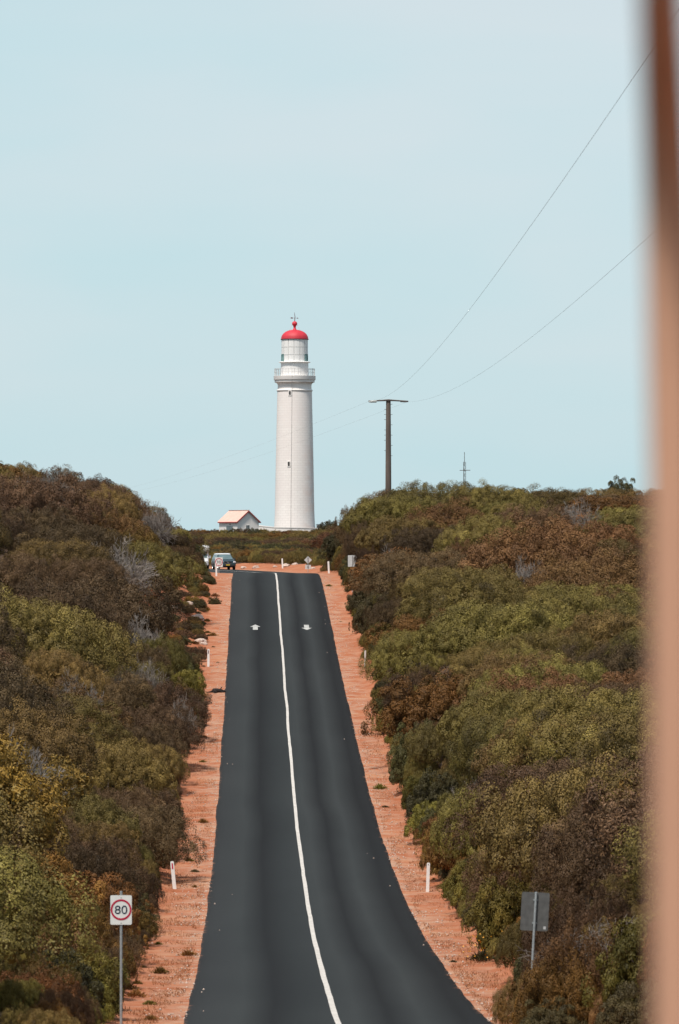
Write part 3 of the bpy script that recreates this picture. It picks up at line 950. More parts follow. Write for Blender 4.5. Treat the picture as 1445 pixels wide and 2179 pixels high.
PHR = {'rust': 'rusty orange shrub', 'olive': 'rounded olive shrub', 'brown': 'reddish brown shrub', 'dark': 'dark green leafy shrub', 'lime': 'bright lime green shrub', 'gold': 'golden tipped shrub'}
BR = [(60, 88, 'below the grey sign back'), (88, 100, 'behind the grey sign back'), (100, 116, 'between grey sign back and near right post'), (116, 132, 'below the near right post'), (132, 149, 'beside the near right post'),
      (149, 166, 'past the near right post'), (166, 186, 'above the near right post'), (186, 206, 'midway between the two right posts'), (206, 228, 'nearing the far right post'), (228, 250, 'beside the far right post'), (250, 275, 'above the far right post'),
      (275, 305, 'beside the half-hidden white sign'), (305, 335, 'on the right crest'), (335, 400, 'below the utility pole'), (400, 900, 'on the heath before the lighthouse')]
BL = [(60, 95, 'behind the 80 sign'), (95, 110, 'past the 80 sign'), (110, 130, 'between 80 sign and near left post'), (130, 149, 'beside the near left post'), (149, 166, 'past the near left post'),
      (166, 186, 'above the near left post'), (186, 206, 'midway between the two left posts'), (206, 228, 'level below the dead animal'), (228, 250, 'beside the far left post'), (250, 280, 'above the bare dirt bank'),
      (280, 310, 'at the top of the dirt bank'), (310, 335, 'on the left hilltop'), (335, 400, 'below the parked car'), (400, 900, 'on the heath before the lighthouse')]
ORD = ['nearest', 'second', 'third', 'fourth', 'fifth', 'sixth', 'seventh', 'eighth', 'ninth', 'tenth', 'eleventh', 'twelfth', 'thirteenth', 'fourteenth', 'fifteenth', 'sixteenth', 'seventeenth', 'eighteenth']
cells = {}
for p in chosen:
    for d0, d1, ph in (BR if p.s > 0 else BL):
        if d0 <= p.d < d1:
            cells.setdefault((p.kind, ph, p.s > 0), []).append(p)
            break
label_of = {}
for (kd, ph, right), ps in cells.items():
    ps.sort(key=lambda p: abs(p.s))
    for k, p in enumerate(ps):
        side = 'right' if right else 'left'
        lab = '%s %s' % (PHR[kd], ph)
        if len(ps) == 1: lab += ', the largest there'
        elif k == 0: lab += ', nearest the road'
        elif k == len(ps) - 1: lab += ', farthest from the road'
        else: lab += ', %s from the road' % ORD[min(k, 17)]
        label_of[id(p)] = lab
def add_shrub(p):
    fm, sm = PROTO[p.kind][p.var]
    e = empty('shrub', (p.x, p.d, p.z), random.uniform(0, 2 * PI), label_of.get(id(p)), 'shrub', 'coastal shrubs on the dune banks')
    e.scale = (p.r * random.uniform(.92, 1.12), p.r * random.uniform(.92, 1.12), p.h)
    for nm, m in (('foliage', fm), ('stem', sm)):
        o = bpy.data.objects.new(nm, m)
        col.objects.link(o)
        o.parent = e
    return e
for p in chosen:
    e = add_shrub(p)
# the remaining distant scrub: one mass per kind, instanced on points
def scrub_mass(kind, pts):
    if not pts: return
    me = bpy.data.meshes.new('scrub')
    me.from_pydata([(p.x, p.d, p.z) for p in pts], [], [])
    for nm, vals in (('sx', [p.r for p in pts]), ('sz', [p.h for p in pts]), ('rot', [random.uniform(0, 6.28) for p in pts])):
        a = me.attributes.new(nm, 'FLOAT', 'POINT')
        a.data.foreach_set('value', np.array(vals, np.float32))
    o = link_mesh('scrub', me, None)
    tag(o, {'olive': 'mass of olive heath scrub on the far slopes and headland', 'brown': 'mass of brown heath scrub on the far slopes and headland', 'dark': 'mass of dark green heath scrub on the far slopes and headland',
            'rust': 'scattered rusty heath scrub on the far slopes', 'gold': 'scattered golden heath scrub on the far slopes and headland', 'lime': 'scattered lime green scrub on the far slopes'}[kind], kind='stuff')
    g = bpy.data.node_groups.new('scrub_' + kind, 'GeometryNodeTree')
    g.interface.new_socket('Geometry', in_out='INPUT', socket_type='NodeSocketGeometry')
    g.interface.new_socket('Geometry', in_out='OUTPUT', socket_type='NodeSocketGeometry')
    gi, go = g.nodes.new('NodeGroupInput'), g.nodes.new('NodeGroupOutput')
    ip = g.nodes.new('GeometryNodeInstanceOnPoints')
    oi = g.nodes.new('GeometryNodeObjectInfo')
    oi.inputs['As Instance'].default_value = True
    src = next(ob for ob in col.objects if ob.name.startswith('foliage') and ob.data == PROTO[kind][0][0])
    oi.inputs['Object'].default_value = src
    oi.transform_space = 'ORIGINAL'
    def na(nm):
        n = g.nodes.new('GeometryNodeInputNamedAttribute')
        n.data_type = 'FLOAT'
        n.inputs['Name'].default_value = nm
        return n.outputs['Attribute']
    cs, cr = g.nodes.new('ShaderNodeCombineXYZ'), g.nodes.new('ShaderNodeCombineXYZ')
    a1 = na('sx')
    g.links.new(a1, cs.inputs[0]); g.links.new(a1, cs.inputs[1]); g.links.new(na('sz'), cs.inputs[2])
    g.links.new(na('rot'), cr.inputs[2])
    g.links.new(gi.outputs[0], ip.inputs['Points'])
    g.links.new(oi.outputs['Geometry'], ip.inputs['Instance'])
    g.links.new(cs.outputs[0], ip.inputs['Scale'])
    e2r = g.nodes.new('FunctionNodeEulerToRotation')
    g.links.new(cr.outputs[0], e2r.inputs[0])
    g.links.new(e2r.outputs[0], ip.inputs['Rotation'])
    g.links.new(ip.outputs[0], go.inputs[0])
    md = o.modifiers.new('scatter', 'NODES')
    md.node_group = g
for k in PROTO:
    scrub_mass(k, [p for p in rest if p.kind == k])

for px, d, r, lab, v in DS:
    x = X(px, d)
    e = empty('dead_shrub', (x, d, gz(x, d) + (1.0 if d > 120 else .2)), random.uniform(0, 6), lab, 'dead shrub', 'dead shrubs among the scrub')
    e.location.z = gz(x, d) - .02
    e.scale = (r * 1.12, r * 1.12, (r * .7 + 1.9) if d > 120 else r)
    o = bpy.data.objects.new('branch', DEAD[v])
    col.objects.link(o)
    o.parent = e

# small plants along the verges
WN = ['dark green', 'yellow green', 'rusty']
wl = []
for _ in range(400):
    if len(wl) >= 48: break
    side = random.choice((-1, -1, 1))
    d = random.uniform(84 ** .5, 310 ** .5) ** 2
    s = side * random.choice((random.uniform(4.2, 5.1), random.uniform(4.5, 5.2), random.uniform(3.6, 4.6)))
    if bare_patch(s - 1, d) and random.random() < .3: continue
    if not clear_of_signs(float(xc(d)) + s, d, .6): continue
    if any((q[0] - s) ** 2 + (q[1] - d) ** 2 < 3.5 for q in wl): continue
    wl.append((s, d, random.choice((random.uniform(.10, .2), random.uniform(.15, .38))), random.choice((0, 1, 2, 2))))
for _ in range(14):
    d = random.uniform(256, 312)
    wl.append((-random.uniform(4.6, 6.2), d, random.uniform(.15, .4), random.choice((2, 2, 2, 0, 1))))
wl.sort(key=lambda q: q[1])
seen = {}
for s, d, r, v in wl:
    for d0, d1, ph in (BR if s > 0 else BL):
        if d0 <= d < d1: break
    seen.setdefault((v, ph, s > 0), []).append((s, d, r))
for (v, ph, right), ps in seen.items():
    for k, (s, d, r) in enumerate(ps):
        x = float(xc(d)) + s
        lab = '%s weed tuft %s' % (WN[v], ph)
        side = 'right' if right else 'left'
        if len(ps) > 1: lab += ', ' + (('%s lowest' % ORD[min(k, 17)]) if k else 'lowest of these')
        e = empty('weed', (x, d, gz(x, d) - .01), random.uniform(0, 6), lab, 'weed', 'weeds along the road verges')
        e.scale = (r, r, r * random.uniform(.8, 1.2))
        o = bpy.data.objects.new('foliage', WEED[v])
        col.objects.link(o)
        o.parent = e

# orange flowers on the right verge
g = np.random.default_rng(5)
fx, fd = X(1028, 117), 117
n = 46
p = np.stack([fx + g.normal(0, .32, n), fd + g.normal(0, .6, n), np.zeros(n)], 1)
p[:, 2] = [gz(a_, b_) for a_, b_ in p[:, :2]] + g.uniform(.15, .75, n)
V, T = leaf_quads(p, unit(g.normal(size=(n, 3)) + np.array([0, -1, 1])), g.normal(size=(n, 3)), np.full(n, .055), np.full(n, .022), np.full(n, .5))
me = np_mesh('flowers', V, np.arange(len(V)).reshape(-1, 4))
e = empty('flowering_plant', (fx, fd, gz(fx, fd)), 0, 'small verge plant with orange flowers left of the grey sign back', 'plant')
o = link_mesh('flower', me, M['flower'], e, loc=(-fx, -fd, -gz(fx, fd)))
o = bpy.data.objects.new('foliage', WEED[0])
col.objects.link(o)
o.parent = e
o.scale = (.42, .5, .5)

# dry grass and gravel on the verges
g = np.random.default_rng(9)
n = 46000
d = g.uniform(80 ** .5, 215 ** .5, n) ** 2
side = np.where(g.random(n) < .5, -1, 1)
s = side * (3.5 + np.abs(g.normal(0, .9, n)))
keep = vnoise(s * 3, d, 1.6, 44) > -.1
s, d = s[keep], d[keep]
n = len(s)
x = xc(d) + s
p = np.stack([x, d, terr(x, d) - .01], 1)
dr = unit(g.normal(size=(n, 3)) * .55 + np.array([0, 0, 1]))
V, T = leaf_quads(p, unit(np.cross(dr, g.normal(size=(n, 3)))), dr, g.uniform(.035, .10, n) * (1 + .9 * np.clip(np.abs(s) - 4.1, 0, 1)), g.uniform(.004, .010, n), .5 + g.normal(0, .22, n))
me = foliage_mesh('dry_grass', [(V, T)], M['dry_grass'])
tag(link_mesh('dry_grass', me, None), 'short dry reddish grass along both road verges', kind='stuff')

n = 5200
d = g.uniform(80 ** .5, 320 ** .5, n) ** 2
side = np.where(g.random(n) < .5, -1, 1)
s = side * (3.32 + np.abs(g.normal(0, .55, n)))
s = np.where(g.random(n) < .010, side * (3.3 - np.abs(g.normal(0, .35, n))), s)
keep = (vnoise(s * 2, d, 3.5, 46) > -.25) & (g.random(n) < np.interp(d, [80, 130, 200], [.45, .7, 1]))
s, d = s[keep], d[keep]
n = len(s)
x = xc(d) + s
ctr = np.stack([x, d, terr(x, d) + np.where(np.abs(s) < 3.36, .026, .008)], 1)
oc = np.array([(1, 0, 0), (-1, 0, 0), (0, 1, 0), (0, -1, 0), (0, 0, 1), (0, 0, -1)], float)
sz = g.uniform(.010, .038, (n, 1, 1)) * g.uniform(.6, 1.3, (n, 6, 1))
V = (ctr[:, None, :] + oc[None] * sz).reshape(-1, 3)
fo = np.array([(0, 2, 4), (2, 1, 4), (1, 3, 4), (3, 0, 4), (2, 0, 5), (1, 2, 5), (3, 1, 5), (0, 3, 5)])
Fc = (fo[None] + (np.arange(n) * 6)[:, None, None]).reshape(-1, 3)
me = np_mesh('gravel', V, Fc)
tag(link_mesh('gravel', me, M['rock']), 'loose pale gravel along the asphalt edges', kind='stuff')

# rocks
def rock_mesh(seed):
    gg = random.Random(seed)
    bm = bmesh.new()
    bmesh.ops.create_icosphere(bm, subdivisions=2, radius=1)
    for v in bm.verts:
        k = 1 + gg.uniform(-.18, .18)
        v.co = Vector((v.co.x * 1.25, v.co.y, v.co.z * .7)) * k
    me = bpy.data.meshes.new('rock')
    bm.to_mesh(me)
    bm.free()
    me.materials.append(M['rock'])
    return me
RM = [rock_mesh(k) for k in range(4)]
RK = [(402, 285, .30, 'pale rock with a grey face high on the left dirt bank'), (418, 277, .42, 'largest pale broken rock in the middle of the left dirt bank'), (428, 278, .24, 'small pale rock beside the largest one on the left bank'),
      (426, 263, .30, 'pale rock over a dark hollow low on the left bank'), (379, 266, .22, 'small pink rock on the far left of the dirt bank'), (433, 262, .22, 'pale rock at the foot of the left dirt bank'),
      (371, 276, .28, 'pinkish rock under scrub on the upper left bank'), (414, 290, .26, 'small pale rock at the top of the left dirt bank'),
      (609, 424, .40, 'rounded pale boulder just right of the post beyond the crest'), (628, 428, .30, 'pale rock on the sand bank midway to the diamond sign'), (518, 450, .30, 'pale rock on the sand bank right of the parked car'),
      (666, 392, .22, 'small white rock at the foot of the diamond sign'), (585, 432, .22, 'small pale rock left of the post beyond the crest'), (545, 442, .34, 'long pale rock on the sand bank between car and post')]
for px, d, r, lab in RK:
    x = X(px, d)
    o = bpy.data.objects.new('rock', random.choice(RM))
    col.objects.link(o)
    o.location = (x, d, gz(x, d) + r * .2)
    o.rotation_euler = (0, 0, random.uniform(0, 6))
    o.scale = (r, r, r)
    tag(o, lab, 'rock', 'pale rocks on the sand banks')

# ------------------------------------------------------------------ road furniture
def guide_post(px, d, h, tilt, lab, refl, wd=.11, turn=0.0):
    x = X(px, d)
    e = empty('guide_post', (x, d, gz(x, d) - .02), turn, lab, 'guide post', 'white guide posts along the road')
    e.rotation_euler = (0, tilt, turn)
    bm = bmesh.new()
    # shallow curved plastic section with a rounded top
    for i in range(1):
        poly = [(-wd / 2, 0), (wd / 2, 0), (wd / 2, h - .03), (wd * .3, h), (-wd * .3, h), (-wd / 2, h - .03)]
        prism(bm, poly, -.012, .012)
    box(bm, (-wd / 2 + .006, .02, h * .49), (.012, .03, h * .96))
    box(bm, (wd / 2 - .006, .02, h * .49), (.012, .03, h * .96))
    obj('post', bm, M['white_paint'], e)
    if refl:
        bm = bmesh.new()
        prism(bm, rrect(.045, .20 if refl != 'round' else .05, .008 if refl != 'round' else .022), -.019, -.0135)
        obj('reflector', bm, M['reflector'] if refl == 'red' else (M['dark_reflector'] if refl == 'dark' else M['steel']), e, loc=(0, 0, h - (.17 if refl != 'round' else .06)))
    return e
guide_post(372, 147, 1.0, -.095, 'leaning white guide post with red reflector on the left verge above the 80 sign', 'red', .125)
guide_post(443.5, 249, 1.03, .01, 'upright white guide post with dull reflector above the dead animal', 'dark', .13)
guide_post(909.5, 146, 1.02, .035, 'white guide post with round reflector half sunk in shrubs on the right verge', 'round', .11)
guide_post(776.5, 248, 1.0, .04, 'narrow white guide post on the right verge, upper of two', None, .085, .5)
guide_post(460.5, 322, 1.05, .0, 'white guide post with pink reflector standing before the 30 sign', 'red', .13)
guide_post(601.5, 422, 1.0, -.05, 'white guide post on the sand bank beyond the crest', None, .14)
guide_post(700, 340, 1.0, -.05, 'white guide post tucked in shrubs right of the diamond sign', None, .14)

def plate(name, wd, ht, th, mat, parent, loc=(0, 0, 0), r=.03):
    bm = bmesh.new()
    prism(bm, rrect(wd, ht, r), -th / 2, th / 2)
    return obj(name, bm, mat, parent, loc=loc)
def pole(parent, h, r=.025, y=0.0, mat=None, name='pole'):
    bm = bmesh.new()
    tube(bm, [(0, y, -.3), (0, y, h)], r, 10)
    return obj(name, bm, mat or M['steel'], parent, smooth=True, sharp=40)

def speed_sign(px, d, zc, wd, ht, number, lab, h, ndig):
    x = X(px, d)
    z0 = gz(x, d)
    e = empty('speed_sign', (x, d, z0), 0, lab, 'road sign')
    pole(e, h, .029 if d < 100 else .03, .036)
    zl = zc - z0
    pl = plate('plate', wd, ht, .004, M['sign_white'], e, (0, 0, zl), .028)
    ro = wd * .487
    bm = bmesh.new()
    k = 48
    ring = []
    for y in (-.0065, -.0025):
        for rr in (ro, ro * .825):
            ring.append([bm.verts.new((rr * math.cos(2 * PI * i / k), y, rr * math.sin(2 * PI * i / k))) for i in range(k)])
    for i in range(k):
        j = (i + 1) % k
        bm.faces.new((ring[0][i], ring[0][j], ring[1][j], ring[1][i]))
        bm.faces.new((ring[0][i], ring[0][j], ring[2][j], ring[2][i]))
        bm.faces.new((ring[1][i], ring[1][j], ring[3][j], ring[3][i]))
    obj('ring', bm, M['sign_red'], pl, loc=(0, 0, .006))
    me = text_mesh(number, ndig, .0015)
    o = link_mesh('number', me, M['sign_navy'], pl, loc=(0, -.006, .006), rot=(PI / 2, 0, 0))
    xs = [v.co.x for v in me.vertices]; ys = [v.co.y for v in me.vertices]
    hh = max(ys) - min(ys); ww = max(xs) - min(xs)
    o.scale = (wd * .585 / ww, ht * .285 / hh, 1)
    o.location.x = -(max(xs) + min(xs)) / 2 * o.scale.x
    o.location.z = .006 - (max(ys) + min(ys)) / 2 * o.scale.y
    for zz in (ht * .425, -ht * .435):
        bm = bmesh.new()
        tube(bm, [(0, -.009, zz), (0, -.002, zz)], .010, 8)
        obj('bolt', bm, M['steel'], pl)
    for zz in (ht * .3, -ht * .3):
        bm = bmesh.new()
        box(bm, (0, .012, zz), (.09, .02, .03), .003)
        obj('bracket', bm, M['steel'], pl)
    return e
D8 = 88.0
speed_sign(258, D8, -(1935.8 - HOR) * D8 / F, .446, .612, '80', 'white speed sign with red ring reading 80 on a grey pole', (-(1896 - HOR) * D8 / F) - gz(X(258, D8), D8), .25)
D3 = 348.0
speed_sign(465.8, D3, -(1196.2 - HOR) * D3 / F, .64, .80, '30', 'small speed sign reading 30 behind a guide post at the crest', 1.05, .36)

# grey sign back, lower right
d = 88.0
x = X(1124, d)
e = empty('sign_back', (x, d, gz(x, d)), -.06, 'dark grey rectangular sign seen from behind in the right-hand shrubs', 'road sign')
e.rotation_euler = (0, .055, .10)
h = 7.15 * 1 + 0
top = -(1897 - HOR) * d / F
hh = top - gz(x, d)
pole(e, hh, .028, -.035)
pl = plate('plate', .585, .80, .004, M['sign_back'], e, (0, 0, hh - .41), .04)
for zz in (.24, -.24):
    bm = bmesh.new()
    box(bm, (0, -.012, zz), (.10, .018, .03), .003)
    obj('bracket', bm, M['steel'], pl)
bm = bmesh.new()
prism(bm, rrect(.055, .06, .004), -.0045, -.0022)
obj('sticker', bm, M['sign_back_pale'], pl, loc=(.22, 0, -.33))

# white sign back half hidden by shrubs near the crest
d = 297.0
x = X(749.5, d)
e = empty('sign_back', (x, d, gz(x, d)), 0, 'white rectangular sign back half hidden by a brown shrub near the crest', 'road sign')
hh = -(1181 - HOR) * d / F - gz(x, d)
pole(e, hh, .032, -.04, M['sign_back_pale'])
pl = plate('plate', .60, .80, .004, M['sign_back_pale'], e, (.0, 0, hh - .42), .03)
for zz in (.24, -.24):
    bm = bmesh.new()
    box(bm, (0, -.012, zz), (.10, .018, .03), .003)
    obj('bracket', bm, M['steel'], pl)

# diamond sign seen from behind
d = 380.0
x = X(655.5, d)
z0 = gz(x, d)
e = empty('diamond_sign', (x, d, z0), 0, 'grey diamond warning sign seen from behind over a small square plate', 'road sign')
zt = -(1183.5 - HOR) * d / F - z0
pole(e, zt - .05, .03, -.04)
bm = bmesh.new()
prism(bm, [(0, .345), (.345, 0), (0, -.345), (-.345, 0)], -.002, .002)
pl = obj('diamond_plate', bm, M['sign_back_pale'], e, loc=(0, 0, zt - .345))
for zz in (.15, 0, -.15):
    bm = bmesh.new()
    box(bm, (0, -.012, zz), (.13, .018, .035), .003)
    obj('bracket', bm, M['pole_iron'], pl)
pl = plate('lower_plate', .52, .38, .004, M['sign_back_pale'], e, (0, 0, -(1206.5 - HOR) * d / F - z0), .02)
bm = bmesh.new()
box(bm, (0, -.012, 0), (.13, .018, .10), .003)
obj('bracket', bm, M['pole_iron'], pl)

# ------------------------------------------------------------------ dead animal on the verge
d = 234.0
x = X(462, d)
bm = bmesh.new()
PTS = [(-.02, 0, .13, .125, .115), (.16, .02, .12, .115, .105), (.30, .03, .10, .075, .07), (.42, .02, .075, .062, .055), (.52, .0, .06, .035, .032),       # chest, neck, head, muzzle
       (-.17, -.02, .11, .12, .10), (-.28, -.03, .07, .06, .055), (-.42, -.04, .045, .036, .034), (-.60, -.02, .03, .022, .02)]
me = bpy.data.meshes.new('wallaby_body')
vl = [Vector(p[:3]) for p in PTS]
ed = [(0, 1), (1, 2), (2, 3), (3, 4), (0, 5), (5, 6), (6, 7), (7, 8)]
rad = [p[3:] for p in PTS]
def limb(root, pts):
    pr = root
    for q in pts:
        vl.append(Vector(q[:3])); rad.append((q[3], q[3])); ed.append((pr, len(vl) - 1)); pr = len(vl) - 1
limb(5, [(-.20, -.10, .20, .07), (-.12, -.20, .10, .045), (-.22, -.28, .05, .03), (-.06, -.34, .03, .022)])     # hind leg, knee up, long foot
limb(5, [(-.14, -.12, .12, .06), (-.02, -.24, .06, .036), (-.10, -.30, .04, .026)])
limb(1, [(.20, -.06, .20, .035), (.245, -.08, .30, .026), (.30, -.08, .335, .020)])                              # stiff raised forepaw
limb(1, [(.20, -.10, .10, .034), (.28, -.16, .06, .024), (.36, -.17, .03, .018)])
limb(3, [(.42, .03, .14, .022), (.435, .04, .175, .012)])                                                        # ear
me.from_pydata(vl, ed, [])
an = link_mesh('dead_wallaby', me, M['fur'], loc=(x, d, gz(x, d)))
md = an.modifiers.new('skin', 'SKIN')
for v, r in zip(me.skin_vertices[0].data, rad): v.radius = (r[0], r[1])
me.skin_vertices[0].data[0].use_root = True
md2 = an.modifiers.new('sub', 'SUBSURF')
md2.levels = md2.render_levels = 2
dg = bpy.context.evaluated_depsgraph_get()
me2 = bpy.data.meshes.new_from_object(an.evaluated_get(dg))
me2.materials.clear()
me2.materials.append(M['fur'])
an.modifiers.clear()
an.data = me2
me2.polygons.foreach_set('use_smooth', np.ones(len(me2.polygons), bool))
tag(an, 'dark dead wallaby lying on the left gravel verge at the road edge', 'animal')
an.location.z -= min(v.co.z for v in me2.vertices) + .01

# ------------------------------------------------------------------ lighthouse
LD = 643.0
k = LD / F
LX = X(627, LD)
lz = 1.0
def hz_(y): return -(y - HOR) * k - lz
L = empty('lighthouse', (LX, LD, lz), 0, 'tall white lighthouse with a red dome at the end of the road', 'lighthouse')
prof = [(46.5, 1140), (45.2, 1132), (43.4, 1118), (42.2, 1095), (41.4, 1060), (40.6, 1010), (39.6, 960), (38.6, 910), (37.6, 870), (36.9, 834)]
bm = bmesh.new()
lathe(bm, [(r * k, hz_(y)) for r, y in prof], 64)
uvl = bm.loops.layers.uv.new('UVMap')
for f in bm.faces:
    angs = []
    for lp in f.loops:
        a_ = math.atan2(lp.vert.co.x, -lp.vert.co.y)
        angs.append(a_)
    if max(angs) - min(angs) > PI: angs = [a_ + 2 * PI if a_ < 0 else a_ for a_ in angs]
    for lp, a_ in zip(f.loops, angs):
        lp[uvl].uv = (a_ * 2.9, lp.vert.co.z)
obj('tower', bm, M['masonry'], L, smooth=True)
def ring_part(name, prof, mat, sharp=25, seg=64):
    bm = bmesh.new()
    lathe(bm, [(r * k, hz_(y)) for r, y in prof], seg)
    return obj(name, bm, mat, L, smooth=True, sharp=sharp)
M['render'] = mat_streaked('smooth_render', (0.80, 0.755, 0.725), (0.85, 0.805, 0.775), .25)
ring_part('moulding', [(36.0, 834), (37.4, 833.2), (38.3, 831.4), (38.3, 830.2), (37.2, 829), (36.0, 828)], M['render'])
ring_part('neck', [(36.3, 829), (35.9, 822), (36.0, 819), (37.4, 816), (40.4, 813.8), (41.6, 813.2)], M['render'], 60)
ring_part('cornice', [(36, 813.9), (42.3, 813.9), (42.6, 812.9), (42.6, 809.6), (41.8, 809.3), (41.9, 808.9), (44.3, 808.7), (44.6, 808), (44.6, 802.3), (44.9, 801.4), (44.9, 800.4), (30, 800)], M['render'])
# gallery railing
rl_ = empty
bm = bmesh.new()
def hoop(bm, r, z, rad, seg=48):
    pts = [(r * math.sin(2 * PI * i / seg), -r * math.cos(2 * PI * i / seg), z) for i in range(seg)]
    rings = []
    for i, p in enumerate(pts):
        a_ = 2 * PI * i / seg
        rings.append([bm.verts.new((p[0] + math.sin(a_) * rad * math.cos(t_), p[1] - math.cos(a_) * rad * math.cos(t_), z + rad * math.sin(t_))) for t_ in (0.8, 2.4, 3.9, 5.5)])
    for i in range(seg):
        A, B = rings[i], rings[(i + 1) % seg]
        for q in range(4): bm.faces.new((A[q], A[(q + 1) % 4], B[(q + 1) % 4], B[q]))
rr = 42.6 * k
hoop(bm, rr, hz_(785), .035)
rail = obj('handrail', bm, M['rail_grey'], L)
bm = bmesh.new()
hoop(bm, rr, hz_(792.5), .022)
obj('middle_rail', bm, M['rail_grey'], L)
bm = bmesh.new()
tube(bm, [(0, 0, hz_(801)), (0, 0, hz_(784.5))], .028, 5)
bal = bpy.data.meshes.new('baluster')
bm.to_mesh(bal)
bm.free()
bal.materials.append(M['rail_grey'])
for i in range(40):
    a_ = 2 * PI * (i + (.22 if i % 2 else 0)) / 40
    o = bpy.data.objects.new('baluster', bal)
    col.objects.link(o)
    o.location = (rr * math.sin(a_), -rr * math.cos(a_), 0)
    o.parent = L
ring_part('lantern_base', [(29.6, 801), (29.4, 784), (29.2, 772), (28.4, 771.4)], M['lantern_white'])
ring_part('lantern_ledge', [(28, 772.4), (33.4, 771.6), (34.0, 770.9), (33.6, 770.2), (30.6, 769.3), (28, 769)], M['lantern_white'])
bm = bmesh.new()
lathe(bm, [(27.4 * k, hz_(770)), (27.2 * k, hz_(722))], 56)
obj('lantern_core', bm, M['lantern_seam'], L, smooth=True)
NC = 14
def panel_mesh(y0, y1, name, r0=27.6, r1=28.2, gap=.018):
    bm = bmesh.new()
    a0, a1 = -PI / NC + gap, PI / NC - gap
    z0, z1 = hz_(y0) + .035, hz_(y1) - .035
    n = 4
    rows_ = []
    for r in (r0 * k, r1 * k):
        for z in (z0, z1):
            rows_.append([bm.verts.new((r * math.sin(a0 + (a1 - a0) * i / n), -r * math.cos(a0 + (a1 - a0) * i / n), z)) for i in range(n + 1)])
    for i in range(n):
        bm.faces.new((rows_[2][i], rows_[2][i + 1], rows_[3][i + 1], rows_[3][i]))
        bm.faces.new((rows_[1][i], rows_[1][i + 1], rows_[3][i + 1], rows_[3][i]))
        bm.faces.new((rows_[0][i], rows_[0][i + 1], rows_[2][i + 1], rows_[2][i]))
    bm.faces.new((rows_[0][0], rows_[2][0], rows_[3][0], rows_[1][0]))
    bm.faces.new((rows_[0][n], rows_[1][n], rows_[3][n], rows_[2][n]))
    bmesh.ops.recalc_face_normals(bm, faces=bm.faces)
    me = bpy.data.meshes.new(name)
    bm.to_mesh(me)
    bm.free()
    return me
PM = []
for y0, y1 in ((769.4, 756), (756, 739.5), (739.5, 722.5)):
    m_ = panel_mesh(y0, y1, 'panel')
    m_.materials.append(M['lantern_white'])
    PM.append(m_)
wpane = panel_mesh(768.4, 755, 'pane', 26.8, 27.8, .07)
wpane.materials.append(M['lantern_glass'])
for row in range(3):
    for c_ in range(NC):
        a_ = 2 * PI * (c_ + .5) / NC - .035
        adeg = math.degrees(a_) if a_ < PI else math.degrees(a_) - 360
        win = row == 0 and (50 < adeg < 100 or -80 < adeg < -50)
        if win:
            fr = bmesh.new()
            w2 = 2 * 28 * k * math.sin(PI / NC) * .94
            for xx in (-w2 / 2, 0, w2 / 2): box(fr, (xx, 0, (hz_(768.6) + hz_(754.8)) / 2), (.09, .08, hz_(754.8) - hz_(768.6)))
            for zz in (hz_(768.6), hz_(754.8)): box(fr, (0, 0, zz), (w2, .085, .11))
            o = obj('window', fr, M['lantern_green'], L, loc=(27.7 * k * math.sin(a_), -27.7 * k * math.cos(a_), 0), rot=(0, 0, a_))
            p_ = bpy.data.objects.new('pane', wpane)
            col.objects.link(p_)
            p_.parent = o
            p_.location = (0, 27.7 * k, 0)
        else:
            o = bpy.data.objects.new('panel', PM[row])
            col.objects.link(o)
            o.rotation_euler = (0, 0, a_)
            o.parent = L
ring_part('dome_gutter', [(27, 723), (29.8, 722.8), (30.1, 722), (29.6, 721.2), (27, 721.2)], M['dark_red'])
dome = [(29.2, 721.4)] + [(29.0 * math.cos(t_) ** .9, 721 - 19.6 * math.sin(t_)) for t_ in np.linspace(.05, PI / 2 - .14, 12)] + [(3.6, 701.2), (2.8, 699)]
ring_part('dome', dome, M['dome_red'], 60, 40)
ball = [(4.4, 701.6), (2.9, 699), (2.4, 697), (2.6, 695.2), (3.4, 694)] + [(5.7 * math.cos(t_), 688.6 - 5.4 * math.sin(t_)) for t_ in np.linspace(-1.05, 1.5, 10)] + [(0, 683)]
ring_part('finial_ball', ball, M['dome_red'], 60, 24)
bm = bmesh.new()
tube(bm, [(0.0, 0, hz_(684)), (0.05, 0, hz_(674)), (-.05, 0, hz_(664))], [.06, .05, .02], 6)
vane = obj('weather_vane', bm, M['dark_red'], L)
bm = bmesh.new()
tube(bm, [(-8.4 * k, 0, hz_(676.5)), (8.4 * k, 0, hz_(676.8))], .022, 5)
obj('arm', bm, M['dark_red'], vane)
bm = bmesh.new()
box(bm, (-6.2 * k, 0, hz_(676.4)), (4.6 * k, .03, 2.6 * k))
obj('tail_plate', bm, M['dark_red'], vane)
bm = bmesh.new()
prism(bm, [(5.2 * k, hz_(678)), (8.6 * k, hz_(676.8)), (5.2 * k, hz_(675.6))], -.02, .02)
obj('pointer', bm, M['dark_red'], vane)
for sgn in (-1, 1):
    bm = bmesh.new()
    tube(bm, [(sgn * 5.0 * k, 0, hz_(690.5)), (sgn * 11.5 * k, 0, hz_(703))], .018, 4)
    obj('stay', bm, M['rail_grey'], L)
